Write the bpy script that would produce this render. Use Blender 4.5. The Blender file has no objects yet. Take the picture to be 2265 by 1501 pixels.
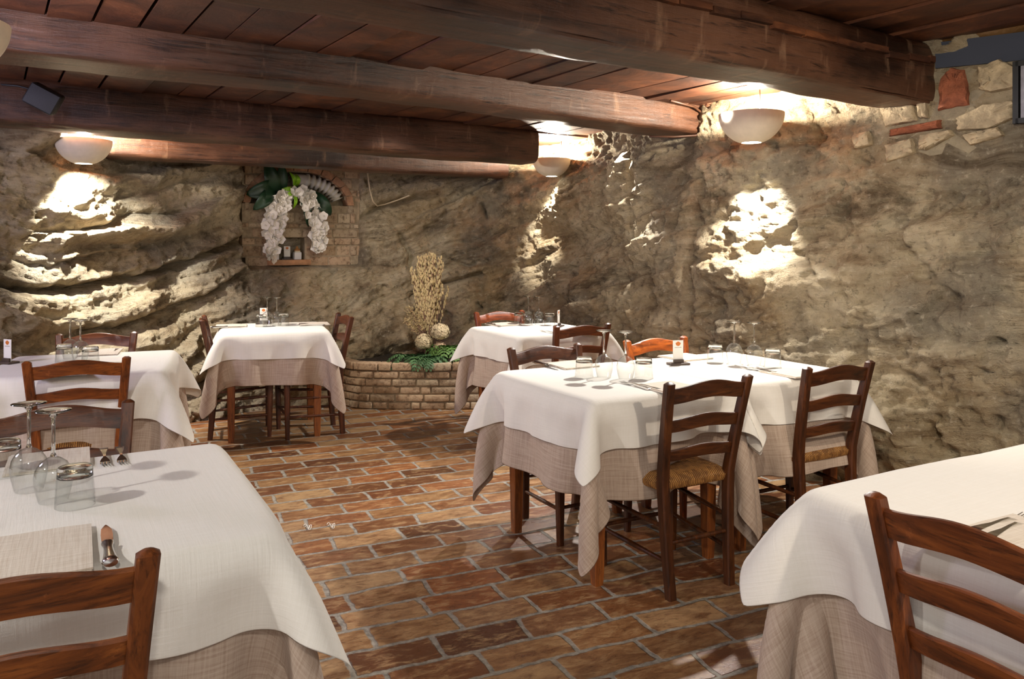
import bpy, bmesh, math, random
import numpy as np
from mathutils import Vector, Matrix
from mathutils.bvhtree import BVHTree

random.seed(7)
rng = np.random.default_rng(11)
SC = bpy.context.scene
COL = SC.collection
PI = math.pi

# ------------------------------------------------------------------ camera, world, light, exposure
F_PX, CX, HY, EYE = 1760.0, 1132.5, 543.0, 1.36      # focal length in pixels, vertical centre line, horizon row, eye height
cam_d = bpy.data.cameras.new('camera')
cam_d.sensor_fit = 'HORIZONTAL'; cam_d.sensor_width = 36.0
cam_d.lens = 36.0 * F_PX / 2265.0
cam_d.shift_y = -(750.5 - HY) / 2265.0
cam_d.clip_start = 0.05
cam = bpy.data.objects.new('camera', cam_d); COL.objects.link(cam)
cam.location = (0, 0, EYE); cam.rotation_euler = (PI / 2, 0, 0)
SC.camera = cam
SC.view_settings.view_transform = 'Standard'; SC.view_settings.look = 'None'
SC.view_settings.gamma = 1.0; SC.view_settings.use_curve_mapping = False
SC.view_settings.exposure = 0.12
SC.cycles.use_denoising = True
SC.cycles.max_bounces = 8; SC.cycles.diffuse_bounces = 3; SC.cycles.glossy_bounces = 3
SC.cycles.transparent_max_bounces = 24; SC.cycles.caustics_reflective = False; SC.cycles.caustics_refractive = False
SC.cycles.sample_clamp_indirect = 4.0

world = bpy.data.worlds.new('world'); SC.world = world; world.use_nodes = True
world.node_tree.nodes['Background'].inputs[0].default_value = (1.0, 0.96, 0.92, 1)
world.node_tree.nodes['Background'].inputs[1].default_value = 0.68

def lamp(name, kind, loc, energy, color=(1, .93, .83), radius=.03, aim=None, angle=90, blend=.5):
    d = bpy.data.lights.new(name, kind); d.energy = energy; d.color = color
    if kind == 'AREA': d.size = radius
    else: d.shadow_soft_size = radius
    o = bpy.data.objects.new(name, d); COL.objects.link(o); o.location = loc
    if kind == 'SPOT': d.spot_size = math.radians(angle); d.spot_blend = blend
    if aim is not None:
        o.rotation_euler = (Vector(aim) - Vector(loc)).to_track_quat('-Z', 'Y').to_euler()
    return o

# unseen ceiling spots around the camera (the first two throw the chair shadows)
lamp('unseen_room_spot', 'SPOT', (1.75, .75, 2.25), 95, (1, .86, .70), radius=.05, aim=(.9, 3.3, .5), angle=85)
lamp('unseen_room_spot', 'SPOT', (-2.3, .6, 2.25), 110, (1, .97, .93), radius=.05, aim=(-1.3, 2.7, .6), angle=95)
lamp('unseen_room_spot', 'SPOT', (.2, -.6, 2.3), 60, radius=.08, aim=(.2, 2.6, 0), angle=90)  # unseen fill over the front floor
lamp('unseen_room_spot', 'SPOT', (.5, 1.3, 2.28), 150, (1, .88, .72), radius=.06, aim=(2.5, 4.2, 1.1), angle=75, blend=.9)  # added wall wash to brighten the right rock wall
# added spots behind the beams, standing in for bowl-lamp light on the far tables
lamp('added_beam_spot', 'SPOT', (1.25, 4.75, 2.2), 230, (1, .96, .9), radius=.03, aim=(.95, 4.05, .7), angle=95, blend=.35)
lamp('added_beam_spot', 'SPOT', (.85, 6.3, 2.2), 210, (1, .96, .9), radius=.03, aim=(.25, 5.75, .7), angle=85, blend=.35)
lamp('added_beam_spot', 'SPOT', (-2.62, 5.55, 2.02), 150, (1, .94, .84), radius=.03, aim=(-1.5, 5.1, .3), angle=85, blend=.35)
lamp('added_beam_spot', 'SPOT', (-.75, 5.3, 2.2), 95, (1, .93, .82), radius=.10, aim=(-1.1, 7.4, .75), angle=58, blend=1.0)  # added fill to brighten the back rock wall
# cool daylight from the window side, far left
lamp('window_light', 'AREA', (-3.6, 2.6, 2.0), 42, (.78, .72, 1.0), radius=.6, aim=(-2.0, 3.6, 2.25))

# ------------------------------------------------------------------ helpers
def at(px, py, z=None, d=None):
    """world point seen at a photo pixel, at height z or at depth d"""
    if d is None: d = (EYE - z) * F_PX / (py - HY)
    return Vector(((px - CX) / F_PX * d, d, EYE - (py - HY) * d / F_PX))

def hexc(h, a=1.0):
    h = h.lstrip('#'); c = [int(h[i:i + 2], 16) / 255 for i in (0, 2, 4)]
    return tuple((x / 12.92 if x <= .04045 else ((x + .055) / 1.055) ** 2.4) for x in c) + (a,)

class MB:
    """collects geometry for ONE mesh object"""
    def __init__(s): s.v = []; s.f = []; s.uv = None
    def add(s, vs, fs):
        o = len(s.v); s.v += [tuple(v) for v in vs]; s.f += [tuple(i + o for i in f) for f in fs]; return s
    def box(s, c, size, rz=0, taper=1.0, bev=0.0, M=None):
        hx, hy, hz = size[0] / 2, size[1] / 2, size[2] / 2
        if bev > 0:
            bm = bmesh.new(); bmesh.ops.create_cube(bm, size=1)
            for v in bm.verts: v.co = Vector((v.co.x * size[0], v.co.y * size[1], v.co.z * size[2]))
            bmesh.ops.bevel(bm, geom=bm.edges[:], offset=bev, segments=2, affect='EDGES', profile=.5)
            bm.verts.index_update()
            vs = [v.co.copy() for v in bm.verts]; fs = [[v.index for v in f.verts] for f in bm.faces]; bm.free()
            if taper != 1.0:
                for v in vs:
                    k = taper + (1 - taper) * (v.z + hz) / (2 * hz); v.x *= k; v.y *= k
        else:
            vs = [Vector((x * hx * (taper if z < 0 else 1), y * hy * (taper if z < 0 else 1), z * hz)) for z in (-1, 1) for y in (-1, 1) for x in (-1, 1)]
            fs = [(0, 2, 3, 1), (4, 5, 7, 6), (0, 1, 5, 4), (2, 6, 7, 3), (0, 4, 6, 2), (1, 3, 7, 5)]
        R = (M or Matrix.Rotation(rz, 3, 'Z'))
        return s.add([R @ v + Vector(c) for v in vs], fs)
    def tube(s, pts, r, n=8, caps=True):
        pts = [Vector(p) for p in pts]; k = len(pts)
        rs = r if isinstance(r, (list, tuple)) else [r] * k
        up = Vector((0, 0, 1)); vs = []; fs = []
        prev = None
        for i, p in enumerate(pts):
            t = (pts[min(i + 1, k - 1)] - pts[max(i - 1, 0)]).normalized()
            if prev is None:
                a = t.cross(up if abs(t.z) < .9 else Vector((1, 0, 0))).normalized()
            else:
                a = (prev - t * prev.dot(t)).normalized()
            prev = a; b = t.cross(a)
            for j in range(n):
                q = 2 * PI * j / n; vs.append(p + (a * math.cos(q) + b * math.sin(q)) * rs[i])
        for i in range(k - 1):
            for j in range(n):
                fs.append((i * n + j, i * n + (j + 1) % n, (i + 1) * n + (j + 1) % n, (i + 1) * n + j))
        if caps: fs += [tuple(range(n))[::-1], tuple((k - 1) * n + j for j in range(n))]
        return s.add(vs, fs)
    def lathe(s, prof, n=32, c=(0, 0, 0), M=None):
        vs = []; fs = []; k = len(prof); c = Vector(c)
        for (r, z) in prof:
            for j in range(n):
                q = 2 * PI * j / n; v = Vector((r * math.cos(q), r * math.sin(q), z))
                vs.append((M @ v if M else v) + c)
        for i in range(k - 1):
            for j in range(n):
                fs.append((i * n + j, i * n + (j + 1) % n, (i + 1) * n + (j + 1) % n, (i + 1) * n + j))
        return s.add(vs, fs)
    def ico(s, c, r, sub=1, sc=(1, 1, 1), jit=0, M=None):
        bm = bmesh.new(); bmesh.ops.create_icosphere(bm, subdivisions=sub, radius=1); bm.verts.index_update()
        vs = []
        for v in bm.verts:
            q = v.co * (1 + random.uniform(-jit, jit)); q = Vector((q.x * sc[0], q.y * sc[1], q.z * sc[2])) * r
            vs.append((M @ q if M else q) + Vector(c))
        fs = [[v.index for v in f.verts] for f in bm.faces]; bm.free()
        return s.add(vs, fs)
    def ribbon(s, pts, widths, side, thick=0.0, cup=0.0):
        """leaf or petal strip: three columns across, with thickness"""
        vs = []; fs = []; side = Vector(side).normalized(); k = len(pts)
        for i, p in enumerate(pts):
            p = Vector(p); t = (Vector(pts[min(i + 1, k - 1)]) - Vector(pts[max(i - 1, 0)])).normalized()
            sd = (side - t * side.dot(t)).normalized(); nn = t.cross(sd)
            for u in (-1, -.5, 0, .5, 1): vs.append(p + sd * u * widths[i] + nn * cup * widths[i] * (u * u))
        for i in range(k - 1):
            for u in range(4): fs.append((i * 5 + u, i * 5 + u + 1, i * 5 + u + 6, i * 5 + u + 5))
        return s.add(vs, fs)
    def build(s, name, mat, parent=None, smooth=False, loc=None, rz=0, auto=None, color=None):
        me = bpy.data.meshes.new(name); me.from_pydata(s.v, [], s.f); me.update()
        return link(name, me, mat, parent, smooth, loc, rz, auto, color)

def link(name, me, mat, parent=None, smooth=False, loc=None, rz=0, auto=None, color=None):
    if mat is not None: me.materials.append(mat)
    if smooth or auto: me.polygons.foreach_set('use_smooth', [True] * len(me.polygons))
    if auto: me.set_sharp_from_angle(angle=math.radians(auto))
    o = bpy.data.objects.new(name, me); COL.objects.link(o)
    if parent: o.parent = parent
    if loc is not None: o.location = loc
    o.rotation_euler[2] = rz
    if color: o.color = color
    return o

def tag(o, label=None, cat=None, group=None, kind=None):
    if label: o['label'] = label
    if cat: o['category'] = cat
    if group: o['group'] = group
    if kind: o['kind'] = kind
    return o

def thing(name, label, cat, loc=(0, 0, 0), rz=0, group=None):
    o = bpy.data.objects.new(name, None); COL.objects.link(o); o.empty_display_size = .05
    o.location = loc; o.rotation_euler = (0, 0, rz)
    return tag(o, label, cat, group)

def dup(root, loc, rz, label=None, group=None, color=None):
    def cp(o, par):
        c = o.copy(); COL.objects.link(c)
        if par: c.parent = par
        if color and c.type == 'MESH' and 'keep_color' not in c: c.color = color
        for ch in list(o.children): cp(ch, c)
        return c
    r = cp(root, None); r.location = loc; r.rotation_euler = (0, 0, rz)
    if label: r['label'] = label
    if group: r['group'] = group
    return r

# ---- vectorised gradient noise
_perm = np.random.default_rng(3).permutation(256); _perm = np.concatenate([_perm, _perm, _perm])
_g3 = np.random.default_rng(5).normal(size=(256, 3)); _g3 /= np.linalg.norm(_g3, axis=1)[:, None]
def pnoise(x, y, z=0.0):
    x, y, z = np.broadcast_arrays(np.asarray(x, float), np.asarray(y, float), np.asarray(z, float))
    xi, yi, zi = np.floor(x).astype(int), np.floor(y).astype(int), np.floor(z).astype(int)
    xf, yf, zf = x - xi, y - yi, z - zi
    f = lambda t: t * t * t * (t * (t * 6 - 15) + 10)
    u, v, w = f(xf), f(yf), f(zf); out = 0
    for dx in (0, 1):
        for dy in (0, 1):
            for dz in (0, 1):
                h = _perm[_perm[_perm[(xi + dx) & 255] + ((yi + dy) & 255)] + ((zi + dz) & 255)]
                g = _g3[h]
                dot = g[..., 0] * (xf - dx) + g[..., 1] * (yf - dy) + g[..., 2] * (zf - dz)
                out = out + dot * (u if dx else 1 - u) * (v if dy else 1 - v) * (w if dz else 1 - w)
    return out * 1.6
def fbm(x, y, z=0.0, o=4, gain=.5):
    a, s, t = 1.0, 1.0, 0
    for _ in range(o):
        t = t + a * pnoise(x * s, y * s, z * s + 7.3 * _); a *= gain; s *= 2.03
    return t

# ------------------------------------------------------------------ materials
def material(name):
    m = bpy.data.materials.new(name); m.use_nodes = True
    nt = m.node_tree; nt.nodes.clear()
    out = nt.nodes.new('ShaderNodeOutputMaterial')
    class N:
        pass
    n = N(); n.m = m; n.nt = nt; n.out = out
    def add(t, ins=None, **kw):
        nd = nt.nodes.new('ShaderNode' + t)
        for k, v in kw.items(): setattr(nd, k, v)
        for k, v in (ins or {}).items():
            sock = nd.inputs[k]
            if isinstance(v, bpy.types.NodeSocket): nt.links.new(v, sock)
            elif isinstance(v, bpy.types.Node): nt.links.new(v.outputs[0], sock)
            else: sock.default_value = v
        return nd
    n.add = add
    n.math = lambda op, a, b=0.0, c=0.0: add('Math', {0: a, 1: b, 2: c}, operation=op).outputs[0]
    n.vmath = lambda op, a, b: add('VectorMath', {0: a, 1: b}, operation=op).outputs[0]
    def ramp(fac, stops, interp='LINEAR'):
        nd = add('ValToRGB', {0: fac}); cr = nd.color_ramp; cr.interpolation = interp
        while len(cr.elements) < len(stops): cr.elements.new(.5)
        for e, (p, c) in zip(cr.elements, stops):
            e.position = p; e.color = c if not isinstance(c, (int, float)) else (c, c, c, 1)
        return nd.outputs[0]
    n.ramp = ramp
    def mix(fac, a, b, mode='MIX'):
        nd = add('Mix', data_type='RGBA', blend_type=mode)
        for i, v in ((0, fac), (6, a), (7, b)):
            if isinstance(v, bpy.types.NodeSocket): nt.links.new(v, nd.inputs[i])
            else: nd.inputs[i].default_value = v
        return nd.outputs[2]
    n.mix = mix
    n.noise = lambda vec, scale, detail=4, rough=.55, dist=0.0: add('TexNoise', {'Vector': vec, 'Scale': scale, 'Detail': detail, 'Roughness': rough, 'Distortion': dist})
    def bsdf(**ins):
        b = add('BsdfPrincipled', {k.replace('_', ' '): v for k, v in ins.items()})
        nt.links.new(b.outputs[0], out.inputs[0]); return b
    n.bsdf = bsdf
    n.bump = lambda h, dist=.01, strength=1.0, normal=None: add('Bump', dict({'Height': h, 'Distance': dist, 'Strength': strength}, **({'Normal': normal} if normal else {}))).outputs[0]
    n.obj = lambda: add('TexCoord').outputs['Object']
    n.uv = lambda: add('TexCoord').outputs['UV']
    n.map = lambda vec, sc=(1, 1, 1), loc=(0, 0, 0), rot=(0, 0, 0): add('Mapping', {'Vector': vec, 'Scale': sc, 'Location': loc, 'Rotation': rot}).outputs[0]
    return n

def plain(name, color, rough=.6, metallic=0.0, noise=.0, nscale=30, bump=0.0, spec=.5, coat=0.0):
    n = material(name); c = color
    co = n.obj()
    if noise or bump:
        t = n.noise(co, nscale, 4)
        if noise:
            dk = tuple(x * (1 - noise) for x in color[:3]) + (1,); lt = tuple(min(1, x * (1 + noise)) for x in color[:3]) + (1,)
            c = n.ramp(t.outputs[0], [(.3, dk), (.7, lt)])
    b = n.bsdf(Base_Color=c, Roughness=rough, Metallic=metallic)
    b.inputs['Specular IOR Level'].default_value = spec
    b.inputs['Coat Weight'].default_value = coat
    if bump: n.nt.links.new(n.bump(t.outputs[0], bump), b.inputs['Normal'])
    return n.m

def mat_rock():
    n = material('rock')
    uv = n.uv(); ob = n.obj()
    w = n.noise(ob, 1.3, 5, .6)
    st = n.map(uv, (1.1, 7.0, 1))
    st2 = n.vmath('ADD', st, n.vmath('SCALE', w.outputs['Color'], (0, 0, 0)))
    band = n.noise(st, 2.2, 8, .65, .6)
    blot = n.noise(ob, 2.6, 8, .68, .5)
    fine = n.noise(ob, 22, 8, .72)
    grit = n.noise(ob, 90, 4, .7)
    base = n.ramp(band.outputs[0], [(.28, hexc('#77664d')), (.40, hexc('#b3a080')), (.5, hexc('#d2c3a4')), (.6, hexc('#e2d6ba')), (.72, hexc('#b9ab90'))])
    gre = n.ramp(blot.outputs[0], [(.30, hexc('#5f4f3a')), (.42, hexc('#a2907a')), (.53, hexc('#d3c5aa')), (.66, hexc('#e9dec8')), (.8, hexc('#b0a899'))])
    c = n.mix(.55, base, gre)
    och = n.noise(n.map(ob, loc=(4, 2, 1)), 1.4, 7, .62)
    c = n.mix(n.ramp(och.outputs[0], [(.5, 0.0), (.66, .38)]), c, hexc('#b3925f'))
    gry = n.noise(n.map(ob, loc=(9, 5, 3)), 1.1, 7, .62)
    c = n.mix(n.ramp(gry.outputs[0], [(.5, 0.0), (.62, .6)]), c, hexc('#85827a'))
    big = n.noise(n.map(uv, (.8, 2.2, 1), loc=(3, 8, 0)), 1.3, 8, .7, .8)
    c = n.mix(n.ramp(big.outputs[0], [(.36, .75), (.47, 0.0)]), c, hexc('#5a4a35'))
    c = n.mix(n.ramp(fine.outputs[0], [(.34, .55), (.45, 0.0)]), c, hexc('#493a2b'))
    c = n.mix(n.ramp(fine.outputs[0], [(.56, 0.0), (.72, .7)]), c, hexc('#efe6d2'))
    c = n.mix(1.0, c, (1.0, .955, .87, 1), 'MULTIPLY')
    crk = n.add('TexVoronoi', {'Vector': n.vmath('ADD', n.map(uv, (2.2, 4.0, 1)), n.vmath('SCALE', fine.outputs['Color'], (0, 0, 0))), 'Scale': 1.3}, feature='DISTANCE_TO_EDGE')
    hgt = n.math('ADD', n.math('MULTIPLY', fine.outputs[0], 1.0), n.math('MULTIPLY', grit.outputs[0], .35))
    hgt = n.math('ADD', hgt, n.math('MULTIPLY', band.outputs[0], 1.2))
    b = n.bsdf(Base_Color=c, Roughness=.82, Normal=n.bump(hgt, .05, .9))
    b.inputs['Specular IOR Level'].default_value = .35
    return n.m

def mat_floor():
    n = material('brick_paving')
    ob = n.obj()
    wob = n.noise(ob, 5.0, 3, .5)
    p = n.vmath('ADD', n.map(ob, rot=(0, 0, -math.radians(24.5))), n.map(wob.outputs['Color'], (.05, .05, .0), (-.025, -.025, 0)))
    sep = n.add('SeparateXYZ', {0: p})
    BL, BH = .315, .155
    v = n.math('DIVIDE', sep.outputs[1], BH); row = n.math('FLOOR', v)
    rr = n.add('TexWhiteNoise', {'W': row}, noise_dimensions='1D').outputs[0]
    u = n.math('ADD', n.math('DIVIDE', sep.outputs[0], BL), n.math('ADD', n.math('MULTIPLY', row, .5), n.math('MULTIPLY', rr, .35)))
    colm = n.math('FLOOR', u)
    fu = n.math('SUBTRACT', u, colm); fv = n.math('SUBTRACT', v, row)
    du = n.math('MULTIPLY', n.math('MINIMUM', fu, n.math('SUBTRACT', 1.0, fu)), BL)
    dv = n.math('MULTIPLY', n.math('MINIMUM', fv, n.math('SUBTRACT', 1.0, fv)), BH)
    dist = n.math('SMOOTH_MIN', du, dv, .012)
    rag = n.noise(ob, 38, 5, .65)
    dist = n.math('ADD', dist, n.math('MULTIPLY', n.math('SUBTRACT', rag.outputs[0], .5), .014))
    brick = n.ramp(n.math('DIVIDE', dist, .02), [(.33, 0.0), (.55, 1.0)])
    idv = n.add('CombineXYZ', {0: colm, 1: row})
    wn = n.add('TexWhiteNoise', {0: idv}, noise_dimensions='2D')
    tone = n.ramp(wn.outputs[0], [(0, hexc('#4f2c1b')), (.2, hexc('#80502f')), (.4, hexc('#97714b')), (.55, hexc('#6b3a20')), (.7, hexc('#a88660')), (.85, hexc('#8a4f2a')), (1, hexc('#7a5c44'))])
    q = n.vmath('ADD', p, n.vmath('MULTIPLY', wn.outputs['Color'], (7.0, 7.0, 7.0)))
    mot = n.noise(n.map(q, (1.0, 2.4, 1)), 11, 8, .7, .4)
    fine = n.noise(n.map(q, (1.0, 4.0, 1)), 45, 6, .75)
    c = n.mix(n.ramp(mot.outputs[0], [(.36, .7), (.5, 0.0)]), tone, hexc('#643e27'))
    c = n.mix(n.ramp(mot.outputs[0], [(.5, 0.0), (.66, .75)]), c, hexc('#b8956a'))
    c = n.mix(n.ramp(fine.outputs[0], [(.34, .75), (.44, 0.0)]), c, hexc('#2c1a10'))
    c = n.mix(n.ramp(fine.outputs[0], [(.62, 0.0), (.74, .6)]), c, hexc('#dcc39a'))
    mort = n.ramp(n.noise(ob, 30, 5, .7).outputs[0], [(.35, hexc('#6b645b')), (.65, hexc('#a29a8d'))])
    c = n.mix(brick, mort, c)
    rough = n.math('ADD', .17, n.math('MULTIPLY', mot.outputs[0], .3))
    rough = n.add('Mix', {0: brick, 2: .8, 3: rough}).outputs[0]
    hgt = n.math('ADD', n.math('MULTIPLY', brick, 1.0), n.math('MULTIPLY', fine.outputs[0], .18))
    hgt = n.math('ADD', hgt, n.math('MULTIPLY', mot.outputs[0], .35))
    n.bsdf(Base_Color=c, Roughness=rough, Normal=n.bump(hgt, .006, .8))
    return n.m

def mat_wood(name, c0, c1, c2, axis=0, scale=1.0, rough=.38, tint=False, worn=.25, bump=.004):
    """stained timber, grain along one object axis; tint multiplies by the object's own colour"""
    n = material(name); ob = n.obj()
    sc = [9 * scale] * 3; sc[axis] = .9 * scale
    rnd = n.add('ObjectInfo')
    v = n.vmath('ADD', n.map(ob, tuple(sc)), n.vmath('MULTIPLY', n.add('CombineXYZ', {0: rnd.outputs['Random'], 1: rnd.outputs['Random'], 2: rnd.outputs['Random']}).outputs[0], (31., 17., 23.)))
    g = n.noise(v, 1.6, 8, .65, .8); g2 = n.noise(v, 7, 6, .7)
    c = n.ramp(g.outputs[0], [(.3, c0), (.5, c1), (.72, c2)])
    c = n.mix(n.ramp(g2.outputs[0], [(.36, .6), (.48, 0.0)]), c, tuple(x * .35 for x in c0[:3]) + (1,))
    wr = n.noise(ob, 14 * scale, 6, .7)
    c = n.mix(n.ramp(wr.outputs[0], [(.62, 0.0), (.74, worn)]), c, tuple(min(1, x * 1.9 + .03) for x in c2[:3]) + (1,))
    if tint: c = n.mix(1.0, c, rnd.outputs['Color'], 'MULTIPLY')
    h = n.math('ADD', n.math('MULTIPLY', g.outputs[0], .6), n.math('MULTIPLY', g2.outputs[0], .5))
    r = n.math('ADD', rough, n.math('MULTIPLY', wr.outputs[0], .2))
    n.bsdf(Base_Color=c, Roughness=r, Normal=n.bump(h, bump, .7))
    return n.m

def mat_beam():
    n = material('beam_wood'); ob = n.obj()
    rnd = n.add('ObjectInfo').outputs['Random']
    off = n.add('CombineXYZ', {0: n.math('MULTIPLY', rnd, 40.0)}).outputs[0]
    v = n.vmath('ADD', ob, off)
    g = n.noise(n.map(v, (.55, 5, 5)), 1.5, 9, .65, 1.2)
    g2 = n.noise(n.map(v, (1.2, 16, 16)), 3, 8, .75, .5)
    blot = n.noise(n.map(v, (.8, 1.6, 1.6)), 1.6, 6, .6)
    adze = n.noise(n.map(v, (5, 1.4, 1.4), rot=(0, .5, .5)), 2.4, 5, .6)
    c = n.ramp(g.outputs[0], [(.28, hexc('#170b06')), (.45, hexc('#341d11')), (.58, hexc('#4d2e1e')), (.75, hexc('#29160c'))])
    c = n.mix(n.ramp(blot.outputs[0], [(.42, 0.0), (.62, .75)]), c, hexc('#6e4a35'))
    c = n.mix(n.ramp(blot.outputs[0], [(.32, .8), (.45, 0.0)]), c, hexc('#241108'))
    c = n.mix(n.ramp(g2.outputs[0], [(.36, .85), (.48, 0.0)]), c, hexc('#1a0c06'))
    c = n.mix(n.ramp(adze.outputs[0], [(.6, 0.0), (.72, .35)]), c, hexc('#b08a6c'))
    h = n.math('ADD', n.math('MULTIPLY', g.outputs[0], .8), n.math('MULTIPLY', g2.outputs[0], .5))
    h = n.math('ADD', h, n.math('MULTIPLY', adze.outputs[0], .5))
    n.bsdf(Base_Color=c, Roughness=n.math('ADD', .22, n.math('MULTIPLY', blot.outputs[0], .3)), Normal=n.bump(h, .02, .6))
    return n.m

def mat_plank():
    n = material('ceiling_plank')
    uv = n.uv(); ob = n.obj()
    sep = n.add('SeparateXYZ', {0: uv})
    wn = n.add('TexWhiteNoise', {'W': sep.outputs[0]}, noise_dimensions='1D')
    g = n.noise(n.map(ob, (2.0, 2.0, 9)), 2.2, 7, .65, .6)
    c = n.ramp(g.outputs[0], [(.3, hexc('#2a170d')), (.5, hexc('#583622')), (.7, hexc('#7a5034'))])
    t = n.ramp(wn.outputs[0], [(0, (.5, .45, .42, 1)), (.35, (.8, .7, .66, 1)), (.7, (1, .85, .74, 1)), (1, (1.25, 1.05, .85, 1))])
    c = n.mix(1.0, c, t, 'MULTIPLY')
    n.bsdf(Base_Color=c, Roughness=.55, Normal=n.bump(g.outputs[0], .015, .6))
    return n.m

def mat_cloth(name, col, thread, fine, amount, rough=.85, trans=0.0):
    n = material(name); uv = n.uv()
    a = n.noise(n.map(uv, (6, fine, 1)), 1.0, 5, .7); b = n.noise(n.map(uv, (fine, 6, 1)), 1.0, 5, .7)
    t = n.math('ADD', a.outputs[0], b.outputs[0])
    c = n.mix(n.ramp(n.math('MULTIPLY', t, .5), [(.42, amount), (.6, 0.0)]), col, thread)
    s = n.bsdf(Base_Color=c, Roughness=rough, Normal=n.bump(t, .002, .5))
    s.inputs['Specular IOR Level'].default_value = .2
    s.inputs['Sheen Weight'].default_value = .15
    return n.m

def mat_glass():
    n = material('clear_glass')
    lw = n.add('LayerWeight', {'Blend': .35})
    tr = n.add('BsdfTransparent', {0: n.ramp(lw.outputs['Facing'], [(0, (.97, .975, .97, 1)), (.75, (.94, .945, .94, 1)), (1, (.38, .40, .38, 1))])})
    gl = n.add('BsdfGlossy', {'Roughness': .03})
    f = n.math('ADD', .055, n.math('MULTIPLY', n.math('POWER', lw.outputs['Facing'], 3.0), .9))
    mx = n.add('MixShader', {0: f, 1: tr, 2: gl}); n.nt.links.new(mx.outputs[0], n.out.inputs[0])
    return n.m

def mat_rush():
    n = material('rush_weave'); ob = n.obj(); sep = n.add('SeparateXYZ', {0: ob})
    ax = n.math('ABSOLUTE', sep.outputs[0]); ay = n.math('ABSOLUTE', sep.outputs[1])
    sel = n.math('GREATER_THAN', ax, ay)
    k = n.add('Mix', {0: sel, 2: ax, 3: ay})      # strands run parallel to the nearest rail
    nz = n.noise(ob, 35, 4, .6)
    ph = n.math('ADD', n.math('MULTIPLY', n.add('Mix', {0: sel, 2: sep.outputs[0], 3: sep.outputs[1]}).outputs[0], 700.0), n.math('MULTIPLY', nz.outputs[0], 6.0))
    w = n.math('ADD', n.math('MULTIPLY', n.math('SINE', ph), .5), .5)
    c = n.mix(w, hexc('#5f3815'), hexc('#cf9550'))
    c = n.mix(n.ramp(nz.outputs[0], [(.4, .6), (.55, 0.0)]), c, hexc('#5a3314'))
    n.bsdf(Base_Color=c, Roughness=.6, Normal=n.bump(w, .003, .8))
    return n.m

def mat_brick(name='wall_brick'):
    n = material(name); ob = n.obj(); uv = n.uv()
    wn = n.add('TexWhiteNoise', {'W': n.add('SeparateXYZ', {0: uv}).outputs[0]}, noise_dimensions='1D')
    nz = n.noise(ob, 26, 7, .7)
    c = n.ramp(wn.outputs[0], [(0, hexc('#9d8467')), (.3, hexc('#b29474')), (.6, hexc('#c0a486')), (.85, hexc('#a8957a')), (1, hexc('#d0bc9e'))])
    c = n.mix(n.ramp(nz.outputs[0], [(.36, .7), (.5, 0.0)]), c, hexc('#5b4029'))
    c = n.mix(n.ramp(nz.outputs[0], [(.55, 0.0), (.7, .6)]), c, hexc('#cdb695'))
    n.bsdf(Base_Color=c, Roughness=.85, Normal=n.bump(nz.outputs[0], .012, .9))
    return n.m

def mat_solid_glass():
    n = material('solid_glass'); g = n.add('BsdfGlass', {'Color': (.97, .98, .97, 1), 'Roughness': .0, 'IOR': 1.48}); n.nt.links.new(g.outputs[0], n.out.inputs[0]); return n.m
M = {}
M['solid_glass'] = mat_solid_glass()
M['rock'] = mat_rock(); M['floor'] = mat_floor(); M['beam'] = mat_beam(); M['plank'] = mat_plank()
M['chair'] = mat_wood('chair_wood', hexc('#321b0d'), hexc('#64391b'), hexc('#8c572b'), 2, 1.6, .3, True, .35, .002)
M['chair_x'] = mat_wood('chair_slat_wood', hexc('#321b0d'), hexc('#64391b'), hexc('#8c572b'), 0, 1.6, .3, True, .35, .002)
M['table'] = mat_wood('table_wood', hexc('#4a2410'), hexc('#85481d'), hexc('#a8652c'), 2, 1.6, .35, False, .3, .002)
M['rush'] = mat_rush()
M['white'] = mat_cloth('white_cloth', hexc('#ece7de'), hexc('#e0dacd'), 160, .35)
M['linen'] = mat_cloth('linen_cloth', hexc('#a8917f'), hexc('#cdbbaa'), 190, .7)
M['napkin'] = mat_cloth('napkin_linen', hexc('#c9b9a6'), hexc('#e6dccd'), 240, .8)
M['glass'] = mat_glass()
M['steel'] = plain('polished_steel', (.72, .71, .69, 1), .16, 1.0)
M['plaster'] = plain('lamp_plaster', hexc('#d9cdb8'), .7, noise=.06, nscale=20)
M['black'] = plain('black_plastic', hexc('#19191a'), .55, noise=.1, nscale=200)
M['dark'] = plain('dark_wood_stand', hexc('#4a3c34'), .5, noise=.15)
M['brick'] = mat_brick()
M['mortar'] = plain('mortar', hexc('#a08d72'), .9, noise=.25, nscale=25, bump=.01)
M['paper'] = plain('card_paper', hexc('#e9e4dc'), .6)
M['logo'] = plain('card_logo', hexc('#c4702f'), .6, noise=.4, nscale=160)
M['ink'] = plain('card_ink', hexc('#8d867c'), .7)
# ------------------------------------------------------------------ the rock walls
def smoothstep(a, b, x):
    t = np.clip((x - a) / (b - a), 0, 1); return t * t * (3 - 2 * t)

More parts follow.
